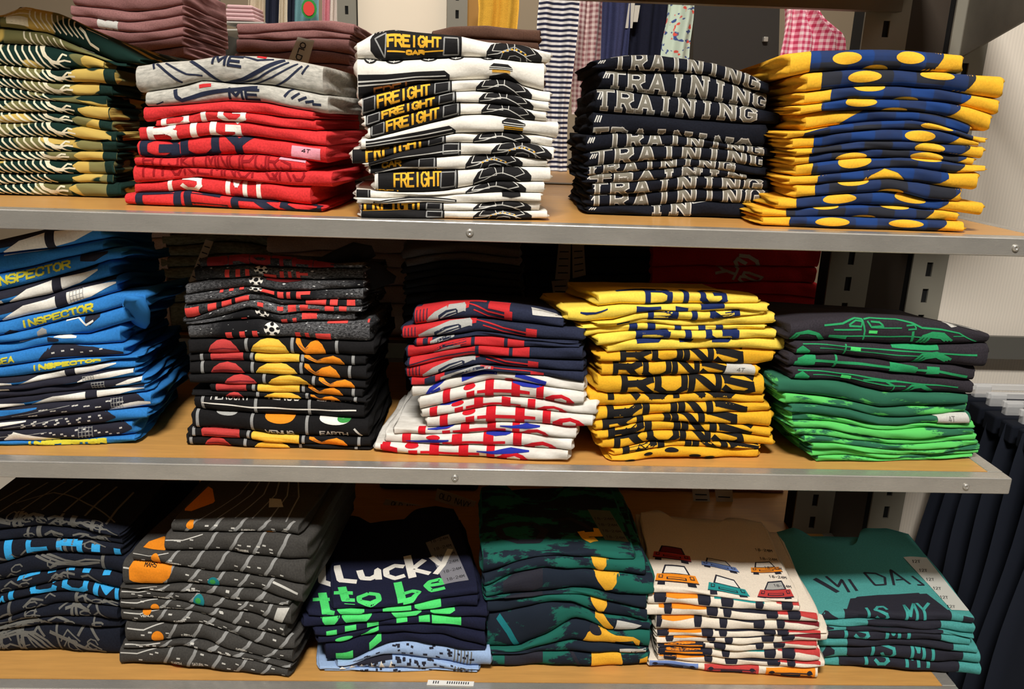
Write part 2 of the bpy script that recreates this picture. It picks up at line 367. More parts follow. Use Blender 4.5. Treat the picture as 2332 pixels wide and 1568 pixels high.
        for i in range(len(s)):
            G[i, :, 0] = X[i]; G[i, :, 1] = S.bt(np.linspace(lo[i], hi[i], n))
        S._grid(part, col, G, lift)
    def disc(S, xc, wd, tc, ht, col, lift=2, part='printed_graphic', tilt=0, n=14):
        a = np.linspace(0, np.pi, n); x = -np.cos(a); y = np.sin(a)
        S.strip([(xc+wd/2*xx, tc+tilt*xx-ht/2*yy, tc+tilt*xx+ht/2*yy) for xx, yy in zip(x, y)], col, lift, part, sub=1)
    def line(S, pts, wpx, col, lift=2, part='printed_graphic', mode='b'):
        if mode == 'b': p = np.array([(S.bx(x), float(S.bt(t))) for x, t in pts])
        else: p = np.array([S.px(x, y) for x, y in pts])
        S.mline(p, wpx*S.st.mpp, col, lift, part)
    def mline(S, p, wd, col, lift, part, sub=3):
        s = [0.0]
        for i in range(len(p)-1):
            dx, dm = abs(p[i+1]-p[i]); k = max(1, int(dm/.0012)+1, int(dx/.005)+1); s += [i+(j+1)/k for j in range(k)]
        p = np.stack([np.interp(s, np.arange(len(p)), p[:, j]) for j in (0, 1)], 1)
        d = np.gradient(p, axis=0); d /= np.maximum(np.linalg.norm(d, axis=1, keepdims=True), 1e-9)
        q = np.stack([-d[:, 1], d[:, 0]], 1)*wd/2
        S._grid(part, col, np.stack([p-q, p, p+q], 1), lift)
    def text(S, s, x0, x1, t0, t1, col, wd=.2, slab=False, gap=.28, lift=2, outline=None, part='printed_lettering', slope=0, wide=1):
        """letters laid out between x0 and x1 (px) and t0..t1 of the visible fold"""
        n = len(s); cw = (x1-x0)/(n+(n-1)*gap)
        for k, ch in enumerate(s):
            if ch == ' ': continue
            a = x0+k*cw*(1+gap); ww = cw*(.45 if ch in 'Iil1' else 1)*wide; a += (cw-ww)/2
            xa, xb = S.bx(a), S.bx(a+ww); ma, mb = float(S.bt(t0+slope*(a-x0)/(x1-x0))), float(S.bt(t1+slope*(a-x0)/(x1-x0)))
            st = wd*abs(S.bx(a+cw)-S.bx(a)); H = mb-ma
            polys = [list(p) for p in GL[ch]]
            if slab:
                ex = []
                for p in polys:
                    for q in (p[0], p[-1]):
                        if q[1] in (0, 1): ex.append([(q[0]-.17/(.45 if ch == 'I' else 1), q[1]), (q[0]+.17/(.45 if ch == 'I' else 1), q[1])])
                polys += ex
            for p in polys:
                pp = [(xa+(xb-xa)*x, ma+H*(st/2/H if H > st else .2)+(H-min(st, .4*H))*y) for x, y in p]
                for q0, q1 in zip(pp[:-1], pp[1:]):
                    q0, q1 = np.array(q0), np.array(q1); d = q1-q0; ln = np.linalg.norm(d)
                    if ln < 1e-7: continue
                    d /= ln; sb = max(2, int(ln/.004))
                    if outline: S.mline(np.array([q0-d*st*.62, q1+d*st*.62]), st*1.62, outline, lift-1, part, sb)
                    S.mline(np.array([q0-d*st*.42, q1+d*st*.42]), st, col, lift, part, sb)
    def quad(S, c4, col, lift=3, part='size_sticker', n=10, k=8):
        """c4: photo corners TL, TR, BR, BL on the cloth"""
        TL, TR, BR, BL = [np.array(c, float) for c in c4]; G = np.zeros((k+1, n+1, 2))
        for i in range(k+1):
            for j in range(n+1):
                u, v = i/k, j/n; q = (1-v)*((1-u)*BL+u*BR)+v*((1-u)*TL+u*TR); G[i, j] = S.px(*q)
        S._grid(part, col, G, lift)
    def ptext(S, s, c4, col, wd=.18, gap=.3, lift=4, part='printed_lettering'):
        """letters inside a photo quadrilateral TL, TR, BR, BL lying on the cloth"""
        TL, TR, BR, BL = [np.array(c, float) for c in c4]; n = len(s); cw = 1/(n+(n-1)*gap)
        def q(u, v): return S.px(*((1-v)*((1-u)*BL+u*BR)+v*((1-u)*TL+u*TR)))
        st = wd*cw*abs(q(1, .5)[0]-q(0, .5)[0])
        for k, ch in enumerate(s):
            for p in GL[ch]:
                a = k*cw*(1+gap); ww = cw*(.4 if ch in 'Iil' else 1); pp = np.array([q(a+(cw-ww)/2+ww*x, y) for x, y in p])
                for q0, q1 in zip(pp[:-1], pp[1:]):
                    d = q1-q0; ln = np.linalg.norm(d)
                    if ln < 1e-7: continue
                    d /= ln; S.mline(np.array([q0-d*st*.4, q1+d*st*.4]), st, col, lift, part, max(2, int(ln/.004)))
    def finish(S):
        nr, NU = S.P.shape[:2]; rowi = np.arange(nr)
        for part, items in S.prints.items():
            V, Fc, UV, fm, mats, names = [], [], [], [], [], []; b = 0
            for col, q, f, lift in items:
                cf = np.interp(np.clip(q[:, 0], S.xl+.0004, S.xr-.0004), S.X, np.arange(NU)); rf = np.interp(q[:, 1], S.M, rowi)
                c0 = np.clip(cf.astype(int), 0, NU-2); r0 = np.clip(rf.astype(int), 0, nr-2); fc = (cf-c0)[:, None]; fr = (rf-r0)[:, None]
                def bl(A): return (A[r0, c0]*(1-fc)+A[r0, c0+1]*fc)*(1-fr)+(A[r0+1, c0]*(1-fc)+A[r0+1, c0+1]*fc)*fr
                p = bl(S.P)+bl(S.NRM)*(.00028+.00016*lift)
                V.append(p); UV.append(q+S.seed); Fc += (np.asarray(f)+b).tolist(); b += len(p)
                if col not in names: names.append(col); mats.append(MATS[col] if col in MATS else ink(col))
                fm += [names.index(col)]*len(f)
            o = mesh_obj(part, np.concatenate(V), Fc, mats, S.obj, uv=np.concatenate(UV), fm=fm)
            if part == 'printed_lettering': o['label'] = names[-1].replace('_', ' ')+' printed lettering'

class Stack:
    """one pile of folded shirts; B = crease lines from the top of the pile to the shelf, read off the photograph and put on the pile's own front plane"""
    def __init__(S, reg, B, E, shelf=None, front=None, flat=.65, comp=1):
        S.reg = reg; S.flat = flat; x0, y0, s = reg; S.B = B
        full = lambda p: (x0+p[0]/s, y0+p[1]/s)
        if front is None:
            h = np.array([at_z(*full(p), shelf) for p in B[-1]])
            b, a = np.polyfit(h[:, 0], h[:, 1], 1); b = max(-.1, min(.1, b)); a = np.mean(h[:, 1])-b*np.mean(h[:, 0])
            if np.mean(h[:, 1]) < .02: a += .02-np.mean(h[:, 1])
        else: a, b = front
        S.a, S.b = float(a), float(b); 
        if DEBUG: print('STACK', reg, round(S.a+S.b*-.6, 3), round(S.b, 3))
        n = np.array([-b, 1]); S.nrm = n/np.linalg.norm(n)
        S.full = full
        m = full(B[len(B)//2][len(B[len(B)//2])//2]); S.mpp = float(np.linalg.norm(at_line(*m, S.a, S.b)-at_line(m[0]+10, m[1], S.a, S.b)))/10/s
        S.n = len(B)-1
        xs = [S.px2x(i, e) for i, ee in enumerate(E) for e in ee]
        S.gx = np.linspace(min(xs)-.002, max(xs)+.002, 300); Z = []
        for bnd in B:
            p = np.array([at_line(*full(q), S.a, S.b) for q in bnd]); o = np.argsort(p[:, 0]); x, z = p[o, 0], p[o, 2]
            sl = (z[1]-z[0])/(x[1]-x[0]); sr = (z[-1]-z[-2])/(x[-1]-x[-2]); L = .05
            x = np.concatenate([[x[0]-L], x, [x[-1]+L]]); z = np.concatenate([[z[0]-sl*L*.35], z, [z[-1]+sr*L*.35]])
            zz = np.interp(S.gx, x, z); k = 13; ker = np.hanning(k+2)[1:-1]; ker /= ker.sum()
            zz = np.convolve(np.pad(zz, k//2, mode='edge'), ker, 'valid'); Z.append(zz)
        if shelf is not None:
            Z[-1] = shelf+.0007+np.clip(Z[-1]-shelf, 0, .0025)
        for i in range(len(Z)-2, -1, -1): Z[i] = np.maximum(Z[i], Z[i+1]+.0042)
        S.Z = Z; S.ZL = [np.polyval(np.polyfit(S.gx, z, 1), S.gx) for z in Z]
        if shelf is not None: S.ZL = [shelf+(z-shelf)*comp for z in S.ZL]
        for i in range(len(Z)-2, -1, -1): S.ZL[i] = np.maximum(S.ZL[i], S.ZL[i+1]+.0036)
    def px2x(S, i, x):
        def yv(b): p = np.array(sorted(b), float); return np.interp(x, p[:, 0], p[:, 1])
        y = .5*(yv(S.B[i])+yv(S.B[i+1])); return float(at_line(*S.full((x, y)), S.a, S.b)[0])

def pile(reg, B, E, shelf, looks, mats, where, group, fn, depth=None, front=None, necks={}, lobes=2, lobe_w=.006, offs=None, flat=None, comp=None, cat='T-shirt', lean=0):
    """build every shirt of one pile; looks/mats per shirt; fn(S, i) prints on it"""
    if flat is None: flat = {'middle': .92, 'top': .8}.get(shelf, .65)
    if comp is None: comp = {'middle': .87, 'top': .93}.get(shelf, 1)
    st = Stack(reg, B, E, SHELF[shelf] if shelf in SHELF else shelf, front, flat, comp); out = []
    if lean: v = np.array([-st.b+lean, 1]); st.nrm = v/np.linalg.norm(v)
    n = len(B)-1
    if depth is None: depth = {'top': .235, 'middle': .205}.get(shelf, .27)
    for i in range(n):
        m = mats[i] if isinstance(mats, list) else mats; lk = looks[i] if isinstance(looks, list) else looks
        S = FoldedShirt(st, i, E[i][0], E[i][1], m, lk, depth*rng.uniform(.97, 1.02), necks.get(i), lobes, offs[i] if offs else rng.uniform(-.002, .003), lobe_w)
        o = 'top shirt' if i == 0 else 'bottom shirt' if i == n-1 else ORD[i]+' from top'
        lab = f'{lk}, {o} of {where}'
        if len(lab.split()) > 16: lab = f'{lk}, {ORD[i] if 0 < i < n-1 else o.split()[0]} in {where}'
        if len(lab.split()) > 16: print('LONG', lab)
        tag(S.obj, lab, cat, group)
        if fn: fn(S, i)
        S.finish(); out.append(S)
    return out

# ------------------------------------------------------------------ room
H2 = .3436
M_floor = plain('floor_vinyl', (196, 188, 176), .5)
M_wall = plain('wall_paint', (170, 158, 140), .8)
M_ceil = plain('ceiling_paint', (205, 198, 186), .9)
def struct(name, lo, hi, m):
    o = box(name, lo, hi, m); o['kind'] = 'structure'; return o
struct('floor', (-9, -8, -1.15), (8, 4.2, -1.1), M_floor)
struct('ceiling', (-9, -8, 2.6), (8, 4.2, 2.65), M_ceil)
struct('wall_front', (-9, -8.05, -1.1), (8, -8, 2.6), M_wall)
struct('wall_back', (-9, 4.2, -1.1), (8, 4.25, 2.6), plain('wall_tan', (150, 134, 112), .8))
struct('wall_left', (-9.05, -8, -1.1), (-9, 4.2, 2.6), M_wall)
struct('wall_right', (8, -8, -1.1), (8.05, 4.2, 2.6), M_wall)

# ------------------------------------------------------------------ display fixture
M_wood = wood('shelf_wood', (204, 152, 84)); M_steel = steel('brushed_steel', (198, 194, 186), .27); M_dsteel = steel('dull_steel', (120, 116, 106), .5)
M_grey = plain('grey_paint', (128, 124, 112), .55); M_slot_shade = plain('slot_shade', (12, 12, 12), .9); M_brown = plain('brown_panel', (52, 42, 32), .7)
XL = -1.62
def shelf(z, label, y1=.457, screws=()):
    o = tag(empty('display_shelf', (0, 0, z)), label, 'shelf', 'gondola shelves')
    def ch(n, lo, hi, m, bev=0):
        return box(n, (lo[0], lo[1], lo[2]-z+z-0), hi, m, o, bev)
    box('wood_panel', (XL, .0215, -.018), (-.0215, y1, -.0002), M_wood, o)
    box('front_rail', (XL, 0, -.0234), (0, .0212, 0), M_steel, o, .0022)
    box('side_rail', (-.0212, .0214, -.0234), (0, y1, 0), M_steel, o, .0012)
    for k, x in enumerate(screws):
        V = []; Fc = []
        for rr, yy in ((.0042, -.0002), (.0046, -.0012), (.0034, -.0026), (.0016, -.003), (.0013, -.0018), (.0001, -.0018)):
            for a in range(14): V.append((x+rr*math.cos(a*math.pi/7), yy, -.0125+rr*math.sin(a*math.pi/7)))
        for i in range(5):
            for a in range(14): Fc.append((i*14+a, i*14+(a+1) % 14, (i+1)*14+(a+1) % 14, (i+1)*14+a))
        mesh_obj('screw', V, Fc, M_steel, o)
    return o
def sx(px, py): return float(at_y(px, py, 0)[0])
shelf(.32, 'wood shelf with steel edge, topmost of the three holding shirts', y1=.574, screws=(sx(1070, 527), sx(2313, 561)))  # board extended out of view to block rear light falling through the gap
shelf(0, 'wood shelf with steel edge, middle one with planet and inspector shirts', screws=(sx(1036, 1085), sx(2200, 1106)))
shelf(-H2, 'deep wood base shelf with steel edge, lowest in the picture', y1=.80, screws=())
up = shelf(.69, 'highest shelf, only its grey rear rail shows above the training stack', y1=.44)
box('rear_rail', (XL, .44, -.063), (-.035, .462, -.004), M_dsteel, up)
bk = tag(empty('shelf_bracket', (0, 0, 0)), 'dark grey slanted bracket plate under the highest shelf at right', 'bracket')
V = [(.075, .05, .70), (.075, .05, .665), (.075, .44, .56), (.075, .44, .70)]; V += [(.079, y, z) for _, y, z in V]
mesh_obj('plate', V, [(0, 1, 2, 3), (7, 6, 5, 4), (0, 4, 5, 1), (1, 5, 6, 2), (2, 6, 7, 3), (3, 7, 4, 0)], M_dsteel, bk, smooth=False)
# rear shelves of the double-sided fixture
for z, nm in ((.32, 'rear side wood shelf under the pink piles'), (0, 'rear side wood shelf behind the middle shelf')):
    o = tag(empty('rear_shelf', (0, 0, z)), nm, 'shelf')
    box('wood_panel', (XL, .60, -.018), (-.13, 1.0, 0), M_wood, o); box('edge_strip', (XL, .575, -.028), (-.13, .599, .002), M_dsteel, o)
def slotted_upright(x0, x1, y, label, pitch=.0485, z0=-.62, z1=1.1, phase=.558):
    """steel standard with real slots: front sheet cut by openings, channel behind coloured black as their shade"""
    o = tag(empty('slotted_upright', ((x0+x1)/2, y, z0)), label, 'upright post')
    o.location = (0, 0, 0); xc = (x0+x1)/2; sw = .0055; L = []
    L += [((x0, y, z0), (xc-sw, y+.004, z1)), ((xc+sw, y, z0), (x1, y+.004, z1))]
    k0 = math.ceil((z0-phase)/pitch); z = phase+k0*pitch; prev = z0
    while z < z1:
        L.append(((xc-sw, y, prev), (xc+sw, y+.004, z-.013))); prev = z+.013; z += pitch
    L.append(((xc-sw, y, prev), (xc+sw, y+.004, z1)))
    boxes('face', L, M_grey, o)
    box('channel', (x0+.002, y+.0042, z0), (x1-.002, y+.05, z1), M_slot_shade, o)  # near-black colour stands in for the shade inside the slots
    return o
slotted_upright(.0605, .1245, .45, 'grey slotted steel upright beside the pale fluted wall panel', phase=.1995)
slotted_upright(-.083, -.007, .4665, 'grey slotted steel upright left of the other, behind the green stack', phase=.2145)
box_p = tag(box('infill_panel', (-.005, .47, -1.05), (.06, .49, 1.2), M_brown), 'dark brown panel between the two slotted uprights', 'panel')
# neighbouring bay: fluted panel, hang rail, hangers and jeans
tag(box('fluted_panel', (.126, .458, -1.08), (1.2, .475, 1.6), flutes('fluted_white', (226, 216, 202))), 'pale vertically fluted wall panel right of the slotted upright', 'wall panel')
hr = tag(empty('hang_rail'), 'dark grey flat steel hang rail across the pale fluted panel', 'rail')
zr = float(at_y(2280, 792, .43)[2])
box('bar', (.1265, .43, zr-.021), (1.0, .44, zr+.021), plain('rail_grey', (96, 94, 88), .5, .3), hr); box('bracket', (.14, .4402, zr-.012), (.17, .4575, zr+.012), M_grey, hr)
box('face_out_arm', (.42, .05, zr-.05), (.435, .4298, zr-.035), M_steel, hr)
M_clear = plain('clear_plastic', (235, 235, 235), .08, 0, .42, .6); M_jean = fabric('navy_denim', (20, 24, 34), .2)
for k in range(7):
    y = .395-.048*k; xa = .178-.002*k
    z = float(at_y(2240, 880+19*k, y)[2])
    hg = tag(empty('clip_hanger', (0, 0, 0)), f'clear plastic clip hanger holding navy jeans, {ORD[k]} from the wall panel', 'hanger', 'clear hangers with jeans')
    box('bar', (xa, y-.004, z-.006), (xa+.27, y+.004, z+.006), M_clear, hg, .002)
    for xx in (xa+.004, xa+.236):
        box('clip', (xx, y-.007, z-.045), (xx+.03, y+.007, z+.004), M_clear, hg, .003)
    V, Fc = tube_vf([(xa+.135, y, z+.005), (xa+.135, y, z+.03), (xa+.15, y, z+.05), (xa+.165, y, z+.04)], .002); mesh_obj('hook', V, Fc, M_steel, hg)
    V = []; nx_, nz_ = 17, 15
    for s in (-1, 1):
        for i in range(nz_):
            f = i/(nz_-1); zz = z-.02-f*.62
            for j in range(nx_):
                g = j/(nx_-1); wv = .004*math.sin(g*11+k+f*3)+.003*math.sin(g*23+f*5)
                e = math.sqrt(max(0, 1-(2*g-1)**8)); V.append((xa-.02-.05*f+g*(.30+.09*f)+.004*math.sin(f*9+k), y+s*.012*e*(.4+.6*f)+wv, zz))
    Fc = []
    for s in (0, 1):
        b = s*nx_*nz_
        for i in range(nz_-1):
            for j in range(nx_-1):
                q = (b+i*nx_+j, b+i*nx_+j+1, b+(i+1)*nx_+j+1, b+(i+1)*nx_+j); Fc.append(q[::-1] if s == 0 else q)
    for i in range(nz_-1):
        for j in (0, nx_-1): Fc.append((i*nx_+j, (i+1)*nx_+j, nx_*nz_+(i+1)*nx_+j, nx_*nz_+i*nx_+j))
    for j in range(nx_-1): Fc.append((j, j+1, nx_*nz_+j+1, nx_*nz_+j)); b = (nz_-1)*nx_; Fc.append((b+j, b+j+1, nx_*nz_+b+j+1, nx_*nz_+b+j))
    jn = mesh_obj('jeans', V, Fc, M_jean)
    tag(jn, f'dark navy jeans on clear hanger, {ORD[k]} from the wall panel', 'jeans', 'navy jeans on the side rail')
    Vw, Fw = box_vf((xa-.018, y-.0165, z-.05), (xa+.278, y+.0165, z-.018), .004); mesh_obj('waistband', Vw, Fw, M_jean, jn, smooth=False)

# ================================================================== TOP SHELF
ZA, ZB, ZC, ZD = (0, 0, 2.904), (740, 0, 2.9036), (1220, 0, 2.9036), (1700, 0, 2.5285)
M_camo = camo('camo_cotton', (20, 44, 38), (112, 110, 70), (196, 168, 88), 20, 17, .55, .6)
camo('camo_gold', (196, 168, 88), (20, 44, 38), (124, 120, 76), 24, 21, .6, .6); MATS['camo_green'] = fabric('camo_green_print', (20, 44, 38))
def p_dino(S, i):
    if i == 0:
        S.line([(30, 95), (200, 60)], 60, 'ivory', 1, mode='p'); S.line([(50, 135), (190, 150)], 40, 'ivory', 1, mode='p'); S.line([(100, 48), (135, 45)], 16, 'black', 3, mode='p')
        for k in range(9): S.line([(195+k*34, 70+k*6), (200+k*36, 110+k*8), (235+k*37, 160+k*9), (250+k*38, 185+k*9)], 9, 'ivory', 2, mode='p')
        S.line([(520, 180), (560, 215), (600, 290), (660, 330)], 16, 'ivory', 2, mode='p'); S.line([(560, 190), (690, 225)], 9, 'ivory', 2, mode='p'); return
    if i == 1:
        for k in range(7): S.line([(150+k*40, 205+k*9), (160+k*44, 250+k*10), (200+k*46, 290+k*11)], 10, 'ivory', 2, mode='p')
        S.line([(520, 290), (620, 350)], 14, 'ivory', 2, mode='p'); return
    j = (i*37) % 60-30
    for k in range(10):
        x = -140+k*48+j; S.line([(x, 1.25), (x+18, .75), (x+55, .3), (x+95, .08)], 12, 'ivory', 2)
    q = random.Random(i); a = q.uniform(430, 540); b = S.reg and q.uniform(640, 740)
    S.strip([(a, q.uniform(.3, .6), .65), (a+40, q.uniform(-.1, .3), q.uniform(.8, 1.1)), (a+110, q.uniform(-.2, .2), 1.2), (b-20, q.uniform(-.2, .2), 1.2), (b, 0, 1.1)], 'camo_gold', 1, sub=4)
    S.strip([(b, -.2, 1.2), (780, -.2, 1.2)], 'camo_green', 2)
    if i not in (5, 12): 
        S.line([(270+j, 1.1), (310+j, .6), (360+j, .35), (400+j, .3)], 20, 'ivory', 2)
        for a, b in ((.75, 60), (.45, 80), (.12, 60)): S.line([(390+j, .35), (400+j+b*.5, a), (400+j+b, a-.05)], 11, 'ivory', 2)
pile(ZA, [[(-480, 110), (0, 100), (130, 35), (350, 75), (600, 205), (800, 310), (930, 385)], [(-480, 190), (0, 175), (300, 215), (560, 330), (720, 410), (850, 495), (930, 530)],
 [(-480, 290), (0, 285), (300, 300), (600, 365), (760, 430), (900, 545)], [(-480, 440), (0, 432), (350, 465), (640, 448), (700, 455)], [(-480, 510), (0, 505), (350, 545), (600, 540), (760, 560)],
 [(-480, 580), (0, 575), (150, 600), (350, 630), (720, 632)], [(-480, 665), (0, 660), (350, 665), (640, 705)], [(-480, 745), (0, 740), (350, 740), (690, 795)],
 [(-480, 820), (0, 815), (350, 808), (690, 865)], [(-480, 915), (0, 910), (350, 905), (700, 932)], [(-480, 1005), (0, 1002), (350, 1003), (720, 1002)], [(-480, 1065), (0, 1062), (350, 1060), (740, 1062)],
 [(-480, 1150), (0, 1147), (350, 1150), (740, 1152)], [(-480, 1225), (0, 1225), (200, 1210), (650, 1205), (720, 1210)], [(-480, 1280), (0, 1285), (350, 1302), (660, 1318), (760, 1300)]],
 [(-470, 935), (-470, 840), (-460, 690), (-465, 765), (-460, 735), (-470, 700), (-465, 730), (-460, 740), (-470, 770), (-465, 775), (-460, 770), (-465, 760), (-460, 745), (-465, 800)],
 'top', 'camouflage T-shirt with ivory skeleton print', M_camo, 'the camouflage stack', 'camouflage skeleton T-shirts', p_dino)

M_heath = heather('grey_heather', (150, 148, 140), (196, 192, 182)); M_red = fabric('red_jersey', (214, 54, 56))
def p_red(S, i):
    if i == 0:
        for pts, wd in (([(1020, 420), (1130, 500), (1200, 545)], 15), ([(1080, 415), (1230, 490), (1330, 500)], 12), ([(1240, 400), (1340, 460), (1420, 525), (1480, 545)], 22), ([(1430, 540), (1600, 525), (1720, 465), (1870, 395)], 24),
                        ([(1490, 550), (1700, 520), (1900, 410)], 12), ([(1620, 555), (1800, 510), (1960, 420)], 10), ([(1800, 562), (1900, 520), (1990, 435)], 12), ([(1990, 490), (2030, 430)], 12), ([(985, 415), (1015, 455)], 14), ([(1600, 372), (1700, 398), (1800, 392)], 13)): S.line(pts, wd, 'navy', 1, mode='p')
        S.ptext('ME', [(1405, 365), (1600, 378), (1590, 440), (1400, 415)], 'navy', .2); S.line([(1690, 372), (1750, 380)], 22, 'red', 1, mode='p')
    if i == 1:
        S.line([(1150, 590), (1165, 640), (1200, 665), (1280, 640), (1400, 608), (1560, 590), (1700, 575)], 24, 'navy', 1, mode='p')
        for k in range(5): S.line([(1880+k*46, 640+k*12), (1930+k*48, 590+k*26)], 15, 'navy', 1, mode='p')
        S.text('ME', 1510, 1710, .1, .75, 'navy', .2); S.line([(1310, 570), (1390, 560)], 22, 'red', 1, mode='p'); S.line([(1030, 690), (1080, 672)], 10, 'navy', 1, mode='p')
    if i == 3: S.text('BIG', 1080, 1610, -.1, 2.2, 'white', .24)
    if i == 4: S.text('BIG', 990, 1570, -.35, 1.6, 'white', .26)
    if i == 5:
        S.text('GUY', 950, 1680, -.05, 1.35, 'navy', .26); S.quad([(1925, 962), (2120, 985), (2115, 1060), (1922, 1032)], 'pink'); S.ptext('4T', [(1995, 985), (2050, 990), (2045, 1012), (1990, 1007)], 'black', .2)
    if i == 6: S.text('HIJKLMNOPQRS', 950, 1920, .02, 1.15, 'deep_red', .2); S.quad([(1845, 1036), (2040, 1062), (2035, 1080), (1840, 1055)], 'pink')
    if i == 7: S.text('HIJKLMNOPQRS', 945, 2010, .35, 1.7, 'deep_red', .2)
    if i == 8: S.text('IS MY', 1060, 1760, .08, 1.75, 'white', .26)
    if i == 9: S.text('HERO', 925, 2125, -.1, 2.3, 'navy', .2)
pile(ZA, [[(895, 430), (1050, 405), (1250, 392), (1450, 362), (1700, 365), (1900, 388), (2130, 435)], [(930, 610), (1130, 580), (1320, 530), (1480, 545), (1800, 562), (2115, 625)], [(970, 705), (1130, 700), (1300, 685), (1500, 668), (1750, 680), (1950, 720), (2130, 750)],
 [(955, 808), (1120, 778), (1350, 737), (1600, 742), (1850, 772), (2060, 790)], [(1030, 838), (1200, 818), (1400, 797), (1600, 802), (1850, 840), (2080, 865)], [(920, 930), (1150, 925), (1400, 892), (1700, 905), (1900, 935), (2150, 967)],
 [(900, 1040), (1150, 1045), (1400, 1030), (1700, 1020), (1900, 1050), (2130, 1080)], [(885, 1092), (1150, 1102), (1350, 1112), (1600, 1130), (2000, 1132)], [(880, 1215), (1100, 1197), (1300, 1172), (1600, 1192), (1900, 1230), (2190, 1240)],
 [(880, 1280), (1050, 1275), (1250, 1262), (1500, 1302), (1800, 1335), (2040, 1362)], [(830, 1352), (1100, 1366), (1500, 1382), (2120, 1402)]],
 [(895, 2130), (965, 2165), (950, 2070), (1030, 2085), (915, 2155), (908, 2155), (890, 2020), (878, 2192), (880, 2045), (830, 2130)], 'top',
 ['heather grey T-shirt with navy lines and ME', 'heather grey T-shirt with navy swoop and ME', 'plain red T-shirt', 'red T-shirt with white BIG', 'red T-shirt with large white BIG', 'red T-shirt with navy GUY and pink sticker', 'red T-shirt with dark alphabet', 'red T-shirt with faint dark alphabet', 'red T-shirt with white IS MY', 'red T-shirt with navy HERO'],
 [M_heath]*2+[M_red]*8, 'the red stack', 'red and grey T-shirts on the top shelf', p_red)

